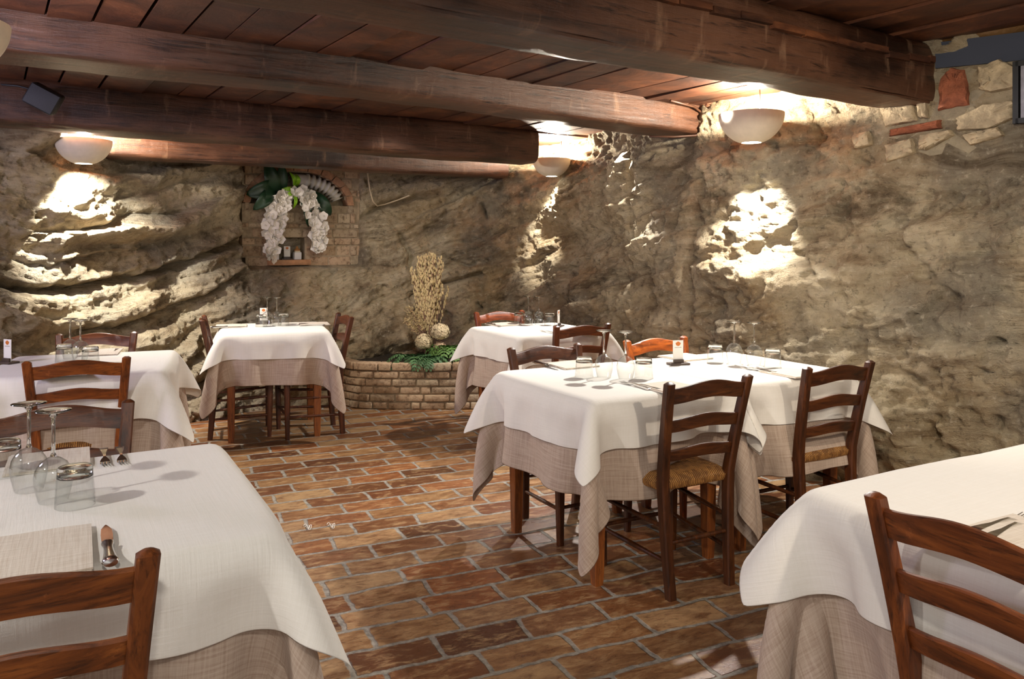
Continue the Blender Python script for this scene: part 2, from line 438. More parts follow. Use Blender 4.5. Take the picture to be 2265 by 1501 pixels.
PLAN = np.array([(4.15, -.6), (3.95, 1.0), (3.55, 2.3), (2.98, 3.4), (2.33, 4.28), (1.58, 5.12), (1.12, 6.0), (.78, 6.85), (.5, 7.5), (.1, 7.85), (-.5, 7.95),
                 (-1.3, 7.75), (-2.1, 7.25), (-2.7, 6.75), (-3.0, 6.2), (-3.15, 5.7), (-3.42, 5.1), (-3.85, 4.2), (-4.15, 3.0), (-4.3, 1.5)])
def catmull(P, n=40):
    P = np.vstack([2 * P[0] - P[1], P, 2 * P[-1] - P[-2]]); out = []
    for i in range(1, len(P) - 2):
        p0, p1, p2, p3 = P[i - 1:i + 3]
        for t in np.linspace(0, 1, n, endpoint=False):
            out.append(.5 * (2 * p1 + (p2 - p0) * t + (2 * p0 - 5 * p1 + 4 * p2 - p3) * t * t + (3 * p1 - p0 - 3 * p2 + p3) * t ** 3))
    out.append(P[-2]); return np.array(out)
_c = catmull(PLAN); _L = np.concatenate([[0], np.cumsum(np.linalg.norm(np.diff(_c, axis=0), axis=1))])
KNOT = _L[::40]                                              # arc length at each plan point
DS = .0135; NS = int(_L[-1] / DS); NZ = 205; ZTOP = 2.62
WS = np.linspace(0, _L[-1], NS); WZ = np.linspace(-.02, ZTOP, NZ)
WP = np.stack([np.interp(WS, _L, _c[:, k]) for k in (0, 1)], 1)
_t = np.gradient(WP, axis=0); _t /= np.linalg.norm(_t, axis=1)[:, None]
_n = np.stack([-_t[:, 1], _t[:, 0]], 1)
_k = 45; _pad = np.pad(_n, ((_k, _k), (0, 0)), mode='edge')
WN = np.stack([np.convolve(_pad[:, j], np.ones(2 * _k + 1) / (2 * _k + 1), 'valid') for j in (0, 1)], 1)
WN /= np.linalg.norm(WN, axis=1)[:, None]

def wall_sz(px, py, inset=.12):
    """arc length and height of the wall point a photo pixel shows (on the undisplaced wall, moved in by inset)"""
    r = (px - CX) / F_PX; Q = WP + WN * inset
    v = Q[:, 0] - r * Q[:, 1]
    idx = np.where((np.sign(v[:-1]) != np.sign(v[1:])) & (Q[:-1, 1] > .5))[0]
    i = min(idx, key=lambda k: Q[k, 1])
    return WS[i], EYE - (py - HY) * Q[i, 1] / F_PX

S, Z = np.meshgrid(WS, WZ, indexing='ij')
lean_k = np.interp(WS, KNOT, [.1, .1, .1, .1, .12, .12, .15, .2, .3, .45, .5, .5, .5, .42, .3, .25, .25, .2, .2, .2])[:, None]
lean = lean_k * np.clip(1 - Z / 1.45, 0, 1) ** 1.25 + .12 * lean_k * np.clip((Z - 1.9) / .6, 0, 1)
# bedding: every layer follows the long dark crack of the left wall, then rises to the right
crack = [(-60, 600), (0, 622), (60, 640), (130, 646), (200, 634), (300, 612), (420, 572), (525, 530)]
zc_s, zc_z = zip(*[wall_sz(*p) for p in crack])
zs = list(zc_s)[::-1]; zz = list(zc_z)[::-1]
zs = [KNOT[0], KNOT[4], KNOT[6], KNOT[8], wall_sz(930, 440)[0]] + zs + [KNOT[-1]]
zz = [3.6, 3.1, 2.9, 2.5, 1.95] + zz + [zz[-1] + .4]
ZC = np.interp(WS, zs, zz)
ZC = np.convolve(np.pad(ZC, 20, mode='edge'), np.ones(41) / 41, 'valid')[:, None]
warp = .05 * fbm(S * 1.6, Z * 1.8, 1.0, 3)
Qb = Z - ZC + warp
rightness = np.interp(WS, [KNOT[6], KNOT[9]], [1.0, 0.0])[:, None]     # 1 on the right wall, 0 on back and left
leftness = np.interp(WS, [KNOT[11], KNOT[13]], [0.0, 1.0])[:, None]

ph = Qb / (.20 + .05 * (1 - leftness)) + .55 * pnoise(S * .7, Qb * 3, 4.0)
fr = ph - np.floor(ph); hsh = np.sin(np.floor(ph) * 12.9898) * 43758.5; hsh = hsh - np.floor(hsh)
amp = (.085 + .035 * leftness) * (1 - .55 * rightness) * (.35 + .9 * hsh) * np.clip(.75 + 1.1 * pnoise(S * 1.1, Z * 1.6, 9.0), .1, 1.6)
strata = amp * smoothstep(0, .8, fr) * (1 - smoothstep(.93, 1.0, fr))
ph2 = Qb / .055 + .8 * pnoise(S * 1.5, Qb * 8, 14.0); fr2 = ph2 - np.floor(ph2)
strata = strata + .016 * (1 - .6 * rightness) * (.5 + pnoise(S * 2, Z * 3, 2.2)) * fr2 ** 1.5
lumps = .17 * fbm(S * .75, Z * .95, 3.3, 3) + .06 * (1 - 2 * np.abs(pnoise(S * 1.9 + .5 * Z, Z * 2.2 - .4 * S, 6.1))) + .045 * np.abs(fbm(S * 3.1, Z * 3.4, 8.8, 3))
ridge = .03 * (1 - np.abs(fbm(S * 5 + Z * 1.5, Qb * 9, 12.0, 4))) + .015 * fbm(S * 14, Qb * 24, 3.0, 4) + .009 * fbm(S * 28, Z * 32, 5.0, 3)
pits = -.05 * rightness * smoothstep(.28, .6, fbm(S * 5.2, Z * 5.2, 21.0, 3)) - .03 * smoothstep(.35, .6, fbm(S * 8, Z * 9, 31.0, 3))
DISP = lean + lumps + strata + ridge + pits + .02

def groove(poly, width, depth, bulge_above=0.0, jag=.012):
    pts = [wall_sz(*p) for p in poly]; out = np.zeros_like(S)
    a0 = min(p[0] for p in pts) - .3; a1 = max(p[0] for p in pts) + .3
    m = np.where((WS > a0) & (WS < a1))[0]
    if len(m) == 0: return out
    ss = S[m] + jag * 1.5 * pnoise(S[m] * 9, Z[m] * 9, 40.); zz_ = Z[m] + jag * 2.0 * pnoise(S[m] * 9, Z[m] * 9, 50.)
    best = np.full(ss.shape, 9.0); sgn = np.zeros(ss.shape)
    for (s0, z0), (s1, z1) in zip(pts[:-1], pts[1:]):
        dx, dz = s1 - s0, z1 - z0; L2 = dx * dx + dz * dz
        t = np.clip(((ss - s0) * dx + (zz_ - z0) * dz) / L2, 0, 1)
        ex, ez = ss - s0 - t * dx, zz_ - z0 - t * dz
        d = np.sqrt(ex * ex + ez * ez)
        up = d < best; best = np.where(up, d, best); sgn = np.where(up, ez, sgn)
    out[m] = -depth * np.exp(-(best / width) ** 2) + bulge_above * np.exp(-(best / (width * 5)) ** 2) * (sgn > 0)
    return out
DISP = DISP + groove(crack, .028, .20, .05)
for poly, w, dp, ba in [
    ([(186, 724), (226, 730), (290, 712), (346, 688), (426, 656), (520, 600)], .022, .11, .05),
    ([(310, 860), (400, 838), (450, 812), (560, 770)], .03, .12, .05),
    ([(60, 520), (180, 515), (300, 470), (420, 470)], .016, .06, .03),
    ([(0, 560), (120, 590), (220, 565), (330, 545)], .015, .05, .02),
    ([(800, 480), (850, 455), (925, 434), (970, 426)], .03, .14, .03),
    ([(900, 655), (985, 626), (1062, 604)], .022, .12, .02),
    ([(965, 556), (1000, 575), (1040, 590), (1075, 575)], .014, .06, .0),
    ([(940, 505), (965, 490), (985, 470)], .018, .08, .0), ([(1062, 450), (1072, 480)], .014, .07, 0),
    ([(1385, 320), (1392, 430), (1388, 585)], .028, .09, 0), ([(1536, 400), (1542, 560), (1538, 730)], .03, .08, 0),
    ([(1400, 575), (1440, 610), (1460, 625)], .02, .08, 0), ([(1225, 600), (1262, 585)], .014, .06, 0),
    ([(1215, 350), (1290, 330)], .02, .06, 0), ([(1690, 520), (1760, 560), (1850, 625)], .02, .05, 0),
    ([(2010, 480), (2060, 470), (2100, 440)], .02, .05, 0), ([(880, 520), (905, 560), (900, 600)], .02, .08, 0),
    ([(1060, 672), (1068, 676)], .018, .1, 0), ([(985, 690), (995, 694)], .018, .1, 0)]:
    DISP = DISP + groove(poly, w, dp, ba)

def bump_at(px, py, rs, rz, h, inset=.12):
    s0, z0 = wall_sz(px, py, inset); return h * np.exp(-((S - s0) / rs) ** 2 - ((Z - z0) / rz) ** 2)
# boulders that stand out
for a in [(25, 290, .16, .13, .3), (12, 210, .16, .12, .28), (90, 420, .22, .12, .06), (330, 500, .45, .08, .08), (700, 700, .7, .3, .14), (490, 440, .2, .2, .08),
          (1460, 560, .22, .16, .10), (1300, 650, .16, .16, .12), (1230, 560, .18, .22, .06), (1850, 640, .5, .3, .05), (1010, 520, .3, .2, .07), (860, 690, .3, .35, .08), (640, 800, .6, .2, .1), (800, 745, .32, .2, .22), (880, 740, .2, .15, .12), (1110, 318, .28, .22, .5)]:
    DISP = DISP + bump_at(*a)
# flatten where masonry is built into the rock
def region(px0, py0, px1, py1, soft, value, inset=.12):
    global DISP
    s1, zt = wall_sz(px0, py0, inset); s0, zb = wall_sz(px1, py1, inset)
    m = smoothstep(s0 - soft, s0 + .01, S) * (1 - smoothstep(s1 - .01, s1 + soft, S)) * smoothstep(zb - soft, zb + .01, Z) * (1 - smoothstep(zt - .01, zt + soft, Z))
    DISP = DISP * (1 - m) + value * m
NICHE_IN = .03
region(540, 360, 795, 582, .05, NICHE_IN - .13)
region(1950, 150, 2400, 350, .12, .05)

def wall_at(px, py):
    """point on the finished rock surface seen at a photo pixel, with the wall's inward normal"""
    ins = .12
    for _ in range(4):
        s, z = wall_sz(px, py, ins)
        i = int(np.clip(round(s / _L[-1] * (NS - 1)), 0, NS - 1)); j = int(np.clip(round((z - WZ[0]) / (WZ[1] - WZ[0])), 0, NZ - 1))
        ins = DISP[i, j]
    p = WP[i] + WN[i] * DISP[i, j]
    return Vector((p[0], p[1], z)), Vector((WN[i][0], WN[i][1], 0))

def wall_piece(name, i0, i1):
    n = i1 - i0 + 1
    X = (WP[i0:i1 + 1, 0, None] + WN[i0:i1 + 1, 0, None] * DISP[i0:i1 + 1])
    Y = (WP[i0:i1 + 1, 1, None] + WN[i0:i1 + 1, 1, None] * DISP[i0:i1 + 1])
    co = np.stack([X, Y, np.broadcast_to(WZ, X.shape)], -1).reshape(-1, 3)
    a = (np.arange(n - 1)[:, None] * NZ + np.arange(NZ - 1)[None]).ravel()
    f = np.stack([a, a + 1, a + NZ + 1, a + NZ], 1)
    me = bpy.data.meshes.new(name)
    me.vertices.add(len(co)); me.vertices.foreach_set('co', co.astype(np.float32).ravel())
    me.loops.add(f.size); me.loops.foreach_set('vertex_index', f.ravel().astype(np.int32))
    me.polygons.add(len(f)); me.polygons.foreach_set('loop_start', np.arange(0, f.size, 4, dtype=np.int32))
    me.polygons.foreach_set('use_smooth', np.ones(len(f), bool))
    me.update(calc_edges=True)
    uvl = me.uv_layers.new(name='UVMap')
    uvv = np.stack([np.broadcast_to(WS[i0:i1 + 1, None], X.shape), Qb[i0:i1 + 1]], -1).reshape(-1, 2)
    uvl.data.foreach_set('uv', uvv[f.ravel()].astype(np.float32).ravel())
    me.validate()
    o = link(name, me, M['rock']); tag(o, kind='structure'); return o
iR = int(KNOT[8] / _L[-1] * (NS - 1)); iL = int(KNOT[14] / _L[-1] * (NS - 1))
wall_piece('wall_right', 0, iR); wall_piece('wall_back', iR, iL); wall_piece('wall_left', iL, NS - 1)

# ------------------------------------------------------------------ floor
fl = MB(); fl.add([(-4.4, -1.2, 0), (4.3, -1.2, 0), (4.3, 8.4, 0), (-4.4, 8.4, 0)], [(0, 1, 2, 3)])
tag(fl.build('floor', M['floor']), kind='structure')

# ------------------------------------------------------------------ ceiling: planks across the beams
BD = Vector((.835, .551, 0)).normalized(); BN = Vector((-BD.y, BD.x, 0))
def mn(m, n, z): return BD * m + BN * n + Vector((0, 0, z))
BROT = math.atan2(BD.y, BD.x)

def with_face_uv(o, ids):
    me = o.data; uvl = me.uv_layers.new(name='UVMap')
    for p in me.polygons:
        for l in p.loop_indices: uvl.data[l].uv = (ids[p.index], .5)
cp = MB(); ids = []
def plank_bay(n0, n1, z, m0, m1):
    m = m0; k = 0
    while m < m1:
        w = random.uniform(.17, .25); tilt = random.uniform(-.03, .03); dz = random.uniform(0, .02)
        c = mn(m + w / 2, (n0 + n1) / 2, z + .02 + dz)
        R = Matrix.Rotation(BROT, 3, 'Z') @ Matrix.Rotation(tilt, 3, 'Y') @ Matrix.Rotation(random.uniform(-.012, .012), 3, 'X')
        f0 = len(cp.f)
        cp.box(c, (w - random.uniform(.004, .016), n1 - n0, .03), M=R)
        ids.extend([random.random()] * (len(cp.f) - f0)); m += w
        k += 1
plank_bay(.3, 2.62, 2.44, -2.0, 5.4)
plank_bay(2.3, 4.2, 2.315, -2.6, 4.9)
plank_bay(3.9, 5.75, 2.315, -2.2, 4.9)
plank_bay(5.5, 7.6, 2.30, -1.6, 5.0)
f0 = len(cp.f); cp.box(mn(1.6, 3.9, 2.53), (8.2, 7.6, .04), rz=BROT); ids += [0.0] * (len(cp.f) - f0)   # boards above, closing the gaps
ce = cp.build('ceiling', M['plank']); with_face_uv(ce, ids); tag(ce, kind='structure')

# ------------------------------------------------------------------ beams
def beam(label, m0, m1, n0, n1, z0, z1, seed, rough=.02, sag=0.0, roundness=.25, dn=0.0, group=None, name='ceiling_beam'):
    w, h = n1 - n0, z1 - z0; NP, NL = 40, 170
    ang = np.linspace(0, 2 * PI, NP, endpoint=False); e = 2.0 / (2 + 6 * (1 - roundness))
    cy = np.sign(np.cos(ang)) * np.abs(np.cos(ang)) ** e * w / 2; cz = np.sign(np.sin(ang)) * np.abs(np.sin(ang)) ** e * h / 2
    L = np.linspace(-(m1 - m0) / 2, (m1 - m0) / 2, NL)
    X, Y = np.broadcast_arrays(L[:, None], cy[None]); _, Zz = np.broadcast_arrays(L[:, None], cz[None])
    k = 1 + rough * 3.2 * pnoise(X * .9, Y * 1.5 + seed, Zz * 1.5) + rough * 1.6 * pnoise(X * 3.0, Y * 5 + seed, Zz * 5) + rough * .5 * pnoise(X * 9, Y * 14 + seed, Zz * 14)
    Yo = Y * k + dn * (X / (m1 - m0)) + .02 * pnoise(X * .5, seed, 0.); Zo = Zz * k + .015 * pnoise(X * .6, seed + 5., 0.) - sag * (1 - (2 * X / (m1 - m0)) ** 2)
    crack_ = np.exp(-((np.sin(ang[None] * 1.0 + 2.2 + .25 * pnoise(X * .8, seed, 3.)) ) / .035) ** 2) * np.clip(pnoise(X * .7, seed, 9.) + .2, 0, 1)
    Yo = Yo * (1 - .12 * crack_); Zo = Zo * (1 - .12 * crack_)
    co = np.stack([X, Yo, Zo], -1).reshape(-1, 3)
    fs = [(i * NP + j, i * NP + (j + 1) % NP, (i + 1) * NP + (j + 1) % NP, (i + 1) * NP + j) for i in range(NL - 1) for j in range(NP)]
    fs += [tuple(range(NP))[::-1], tuple((NL - 1) * NP + j for j in range(NP))]
    me = bpy.data.meshes.new(name); me.from_pydata(co.tolist(), [], fs); me.update()
    o = link(name, me, M['beam'], None, auto=50); o.location = mn((m0 + m1) / 2, (n0 + n1) / 2, (z0 + z1) / 2); o.rotation_euler[2] = BROT
    tag(o, label, 'beam', group); return o
beam('broad hewn ceiling beam nearest the camera, with a pale grey underside', -1.5, 4.45, 2.32, 2.64, 2.13, 2.46, 1.7, .022, .0, .12)
beam('reddish brown beam in the middle of the ceiling, ending beside a cable on the rock wall', -2.4, 4.15, 3.87, 4.21, 2.13, 2.40, 4.1, .022, -.035, .15)
beam('round dark log beam farthest back, ending beside the middle bowl lamp', -1.6, 3.88, 5.46, 5.80, 2.06, 2.36, 8.3, .03, .0, .6)
beam('low thin timber under the farthest ceiling beam, above the brick niche', -.55, 4.12, 6.3, 6.55, 2.0, 2.30, 12.9, .02, .0, .2, name='wall_timber')

# ------------------------------------------------------------------ masonry of big stones, top of the right wall
def stone_panel():
    c, nrm = wall_at(2090, 250)
    t = Vector((nrm.y, -nrm.x, 0))                       # along the wall, to the right in the photo
    if (t.x / t.y if t.y else 1) and t.dot(Vector((1, -1, 0))) < 0: t = -t
    return c, nrm, t
sc_, sn_, st_ = stone_panel()
def on_stone(px, py):
    """point on the masonry plane seen at a photo pixel"""
    r = Vector(((px - CX) / F_PX, 1, -(py - HY) / F_PX)); e = Vector((0, 0, EYE))
    c, nn = PLANE
    return e + r * ((c - e).dot(nn) / r.dot(nn))
PLANE = (sc_, sn_)
def slab_poly(mb, poly, depth, proud, jag=.006, rnd=.35):
    """thick irregular stone from an outline on the masonry plane"""
    P = [on_stone(*p) for p in poly]; n = len(P); cen = sum(P, Vector()) / n
    ring = []
    for i in range(n):
        a, b = P[i], P[(i + 1) % n]
        for k in range(5):
            q = a.lerp(b, k / 5); q = q + (q - cen) * random.uniform(-.05, .03); ring.append(q)
    m = len(ring); vs = []; fs = []
    for lvl, (sc, off) in enumerate([(1.0, -depth), (1.0, proud * .45), (.93, proud * .85), (.7, proud), (.35, proud * 1.05)]):
        for q in ring: vs.append(cen + (q - cen) * sc + sn_ * (off + (random.uniform(-jag, jag) if lvl > 1 else 0)))
    for l in range(4):
        for i in range(m): fs.append((l * m + i, l * m + (i + 1) % m, (l + 1) * m + (i + 1) % m, (l + 1) * m + i))
    fs.append(tuple(4 * m + i for i in range(m))); mb.add(vs, fs)
stm = plain('pale_wall_stone', hexc('#b3a183'), .9, noise=.35, nscale=14, bump=.03)
stg = plain('grey_mortar_bed', hexc('#8f836c'), .95, noise=.2, nscale=18, bump=.02)
red = plain('red_wall_brick', hexc('#93553a'), .9, noise=.35, nscale=20, bump=.03)
ms = MB()
slab_poly(ms, [(1925, 195), (2066, 160), (2290, 132), (2330, 300), (2200, 340), (1960, 372), (1935, 300)], .25, .0, .008)
w0 = ms.build('wall_masonry', stg, None, auto=40); tag(w0, kind='structure')
ms = MB()
for poly in [[(1945, 222), (2020, 205), (2032, 268), (1962, 282)], [(2028, 205), (2052, 203), (2056, 262), (2036, 262)], [(2166, 148), (2215, 132), (2252, 150), (2255, 195), (2195, 206), (2168, 198)],
             [(2118, 262), (2180, 232), (2250, 222), (2250, 262), (2190, 286), (2120, 290)], [(1962, 322), (2020, 306), (2028, 338), (1965, 360)], [(2040, 300), (2105, 288), (2112, 300), (2050, 334), (2034, 330)],
             [(2130, 300), (2210, 280), (2225, 300), (2150, 322)], [(1890, 300), (1925, 290), (1930, 320), (1895, 330)]]:
    slab_poly(ms, poly, .05, .045, .008)
o = ms.build('stone', stm, w0, auto=40); o['kind'] = 'structure'
ms = MB()
slab_poly(ms, [(2078, 245), (2083, 175), (2108, 150), (2135, 155), (2144, 190), (2146, 232)], .05, .04, .009)
slab_poly(ms, [(1972, 288), (2083, 266), (2085, 284), (1972, 302)], .05, .05, .004)
o = ms.build('brick', red, w0, auto=40); o['kind'] = 'structure'
keep = (sc_, sn_); c2, n2 = wall_at(1512, 300); PLANE = (c2 - n2 * .02, n2); sn_ = n2; ms = MB()
for poly in [[(1484, 246), (1548, 226), (1550, 252), (1486, 270)], [(1490, 276), (1532, 264), (1534, 284), (1492, 296)], [(1480, 292), (1496, 288), (1500, 334), (1484, 332)], [(1556, 222), (1590, 212), (1592, 236), (1558, 246)]]:
    slab_poly(ms, poly, .06, .05, .005)
o = ms.build('brick', plain('faded_wall_brick', hexc('#a9785a'), .9, noise=.3, nscale=20, bump=.03), w0, auto=40); o['kind'] = 'structure'
PLANE = keep; sn_ = keep[1]
# dark strip painted as the shadow gap between stones and ceiling, plaster cove above it
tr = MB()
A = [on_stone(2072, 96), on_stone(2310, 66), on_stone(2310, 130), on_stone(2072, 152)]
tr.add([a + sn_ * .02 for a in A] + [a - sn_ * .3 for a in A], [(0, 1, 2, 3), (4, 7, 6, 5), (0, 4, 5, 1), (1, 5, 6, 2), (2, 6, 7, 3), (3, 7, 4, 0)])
tag(tr.build('trim_shadow_gap', plain('shadow_gap_tone', hexc('#3a3f4d'), .8)), kind='structure')
cv = MB(); prof = []; fs = []
for i in range(9):
    a = i / 8 * PI / 2
    e0, e1 = on_stone(2056, 112), on_stone(2330, 60)
    for e, k in ((e0, 1.0), (e1, 1.6)): prof.append(e + sn_ * (.005 + .35 * k * (1 - math.cos(a))) + Vector((0, 0, .17 * k * math.sin(a))))
for i in range(8): fs.append((2 * i, 2 * i + 1, 2 * i + 3, 2 * i + 2))
cv.add(prof, fs)
o = cv.build('trim_2', plain('brown_cove_plaster', hexc('#6d4f2c'), .5, noise=.3, nscale=8, bump=.02), None, smooth=True); tag(o, kind='structure')
md = o.modifiers.new('thick', 'SOLIDIFY'); md.thickness = .02
# ------------------------------------------------------------------ tables, cloths, chairs
H_TOP = .752
def rot2(v, a): return Vector((v[0] * math.cos(a) - v[1] * math.sin(a), v[0] * math.sin(a) + v[1] * math.cos(a), 0))

#            centre x, y, turn,  half width, half depth, where, chairs below
TABLES = {
 'near_left':  dict(c=(-1.075, 1.845), rz=28.5, a=.45, b=.45, where='the bottom left table', leg='square brown legs hidden under the cloth of the bottom left table'),
 'left':       dict(c=(-2.19, 4.09), rz=20, a=.41, b=.42, where='the left edge table', leg=''),
 'niche':      dict(c=(-1.762, 5.87), rz=19, a=.375, b=.375, where='the small table under the niche', leg=''),
 'planter':    dict(c=(.19, 5.752), rz=28, a=.38, b=.39, where='the far table beside the planter', leg=''),
 'pair_left':  dict(c=(.439, 3.63), rz=28.5, a=.378, b=.42, where='the left middle table', leg='', wall=1),
 'pair_right': dict(c=(1.118, 3.998), rz=28.5, a=.378, b=.42, where='the right middle table', leg='', wall=-1),
 'near_right': dict(c=(1.395, 1.853), rz=28.5, a=.54, b=.44, where='the bottom right table', leg=''),
}
# chair back mid-point, facing direction, tone, label, table
CHAIRS = [
 ((-.79, 1.25), (-.479, .878), (1.25, 1.05, .85), 'worn honey brown ladder-back chair at the bottom left corner, seen from behind', 'near_left'),
 ((-1.456, 2.56), (.479, -.878), (.6, .5, .45), 'dark brown chair facing the camera across the bottom left table', 'near_left'),
 ((-1.97, 3.61), (-.42, .907), (1.5, 1.15, .75), 'light honey wooden chair with its back to us at the left edge table', 'left'),
 ((-2.45, 4.70), (.30, -.954), (1.0, .82, .72), 'brown chair behind the left edge table, against the layered rock', 'left'),
 ((-2.215, 5.70), (.946, .326), (.72, .60, .58), 'dark chair seen edge-on at the left side of the table under the niche', 'niche'),
 ((-1.245, 5.93), (-.90, -.43), (.55, .42, .40), 'dark chair at the right side of the table under the niche', 'niche'),
 ((-.10, 6.25), (.469, -.883), (1.6, .95, .7), 'reddish chair behind the far table beside the planter', 'planter'),
 ((.4625, 5.19), (-.469, .883), (.7, .52, .45), 'brown chair in front of the far table beside the planter', 'planter'),
 ((.768, 3.084), (-.477, .879), (.52, .44, .38), 'dark rush-seat chair in the middle foreground, at the left middle table', 'pair_left'),
 ((1.427, 3.462), (-.477, .879), (.5, .4, .34), 'dark rush-seat chair in front of the right middle table', 'pair_right'),
 ((.17, 4.10), (.477, -.879), (.55, .45, .4), 'dark chair on the far side of the left middle table', 'pair_left'),
 ((.80, 4.43), (.477, -.879), (2.6, 1.75, .8), 'chair toned orange for strong light on the far side of the right middle table', 'pair_right'),  # bright orange tone carries the strong light falling on this chair
 ((.85, 1.48), (.879, .477), (1.05, .82, .66), 'large brown chair back at the bottom right corner, turned toward the right table', 'near_right'),
]
BACK_Y, SEAT_Z, TOP_Z = -.275, .45, .845

def sweep(mb, pts, hx, hy, ch=.25, tip=0.0):
    """post with chamfered square section through pts; tip adds a low pyramid on top"""
    vs = []; fs = []; n = 8
    for i, p in enumerate(pts):
        x, y = (hx[i] if isinstance(hx, list) else hx), (hy[i] if isinstance(hy, list) else hy); c = ch * min(x, y)
        for (u, v) in ((x, y - c), (x - c, y), (-x + c, y), (-x, y - c), (-x, -y + c), (-x + c, -y), (x - c, -y), (x, -y + c)): vs.append((p[0] + u, p[1] + v, p[2]))
    k = len(pts)
    for i in range(k - 1):
        for j in range(n): fs.append((i * n + j, i * n + (j + 1) % n, (i + 1) * n + (j + 1) % n, (i + 1) * n + j))
    fs.append(tuple(range(n))[::-1])
    if tip:
        p = pts[-1]; b = len(vs); x = (hx[-1] if isinstance(hx, list) else hx) * .45; y = (hy[-1] if isinstance(hy, list) else hy) * .45
        for (u, v) in ((x, y * .5), (x * .5, y), (-x * .5, y), (-x, y * .5), (-x, -y * .5), (-x * .5, -y), (x * .5, -y), (x, -y * .5)): vs.append((p[0] + u, p[1] + v, p[2] + tip))
        for j in range(n): fs.append(((k - 1) * n + j, (k - 1) * n + (j + 1) % n, b + (j + 1) % n, b + j))
        fs.append(tuple(b + j for j in range(n)))
    else:
        fs.append(tuple((k - 1) * n + j for j in range(n)))
    return mb.add(vs, fs)

def post_xy(z):
    if z < SEAT_Z: t = z / SEAT_Z; return .150 + .018 * t, -.222 + .025 * math.sin(t * PI / 2)
    t = (z - SEAT_Z) / (TOP_Z - SEAT_Z); return .168 + .032 * t, -.197 - .078 * t ** 1.15

def make_chair(tone, label):
    r = thing('dining_chair', label, 'chair')
    for s in (-1, 1):
        zs_ = [0, .12, .25, .38, .45, .52, .6, .68, .76, TOP_Z - .006]
        sweep(MB(), [], 0, 0) if False else None
        mb = MB(); sweep(mb, [(s * post_xy(z)[0], post_xy(z)[1], z) for z in zs_], .019, [.017, .019, .021, .022, .022, .021, .020, .019, .018, .017], .3, .008)
        mb.build('back_post', M['chair'], r, auto=35, color=tone)
        mb = MB(); sweep(mb, [(s * .188, .175, 0), (s * .192, .178, .2), (s * .194, .18, .44), (s * .194, .18, .463)], [.014, .018, .021, .019], [.014, .018, .021, .019], .35)
        mb.build('front_leg', M['chair'], r, auto=35, color=tone)
    for zc, hh, arch in ((.792, .034, .026), (.672, .027, .020), (.553, .025, .016)):
        mb = MB(); vs = []; fs = []; n = 18
        for i in range(n + 1):
            u = -1 + 2 * i / n; x, y = post_xy(zc); x = x * u; yy = y - .022 * (1 - u * u) + .004
            k = arch * (math.cos(u * PI) * .5 + .5) if arch > .022 else arch * (math.cos(u * PI) * .5 + .5)
            zt = zc + hh * .75 + k; zb = zc - hh + k * .75; ly = .20 * (zt - zc)
            for (a, b) in ((.009, zb), (.009, zt - .004), (.005, zt), (-.005, zt), (-.009, zt - .004), (-.009, zb)): vs.append((x, yy + a - .20 * (b - zc), b))
        for i in range(n):
            for j in range(6): fs.append((i * 6 + j, i * 6 + (j + 1) % 6, i * 6 + 6 + (j + 1) % 6, i * 6 + 6 + j))
        fs += [tuple(range(6)), tuple(n * 6 + j for j in range(6))[::-1]]
        mb.add(vs, fs); mb.build('back_slat', M['chair_x'], r, auto=40, color=tone)
    # rush seat: pillow with four woven wedges meeting on the diagonals
    mb = MB(); vs = []; fs = []; n = 26
    def seat_pt(u, v):
        w = .205 + (.178 - .205) * (1 - (v + 1) / 2); x = u * w; y = -.005 + v * .192
        e = max(abs(u), abs(v)); dome = .010 * (1 - e ** 2) - .022 * max(0, (e - .8) / .2) ** 2; seam = -.006 * math.exp(-((abs(u) - abs(v)) / .05) ** 2)
        return x, y, SEAT_Z + .012 + dome + seam
    for i in range(n + 1):
        for j in range(n + 1): vs.append(seat_pt(-1 + 2 * i / n, -1 + 2 * j / n))
    for i in range(n):
        for j in range(n): fs.append((i * (n + 1) + j, (i + 1) * (n + 1) + j, (i + 1) * (n + 1) + j + 1, i * (n + 1) + j + 1))
    ring = [i * (n + 1) for i in range(n)] + [n * (n + 1) + j for j in range(n)] + [i * (n + 1) + n for i in range(n, 0, -1)] + [j for j in range(n, 0, -1)]
    prev = ring
    for (sc_f, dz) in ((1.02, -.012), (1.02, -.026), (.985, -.038)):
        cur = []
        for q in ring: p = vs[q]; cur.append(len(vs)); vs.append((p[0] * sc_f, p[1] * sc_f, SEAT_Z + dz))
        for k in range(len(ring)): k2 = (k + 1) % len(ring); fs.append((prev[k], prev[k2], cur[k2], cur[k]))
        prev = cur
    fs.append(tuple(prev)); mb.add(vs, fs)
    so = mb.build('seat', M['rush'], r, auto=60); so['keep_color'] = 1
    del so['keep_color']; so.color = (1, 1, 1, 1)
    def rung(a, b, rad=.0095): MB().tube([a, ((a[0] + b[0]) / 2, (a[1] + b[1]) / 2, (a[2] + b[2]) / 2), b], [rad * .85, rad * 1.1, rad * .85], 8).build('stretcher', M['chair'], r, auto=60, color=tone)
    for z in (.17, .30): rung((-.191, .178, z), (.191, .178, z))
    rung((-.158, post_xy(.21)[1], .21), (.158, post_xy(.21)[1], .21))
    for s in (-1, 1):
        for z in (.14, .27): rung((s * .19, .178, z + .02), (s * .158, post_xy(z)[1], z))
    MB().box((0, .178, .405), (.37, .02, .035), bev=.004).build('seat_rail', M['chair_x'], r, auto=40, color=tone)
    return r

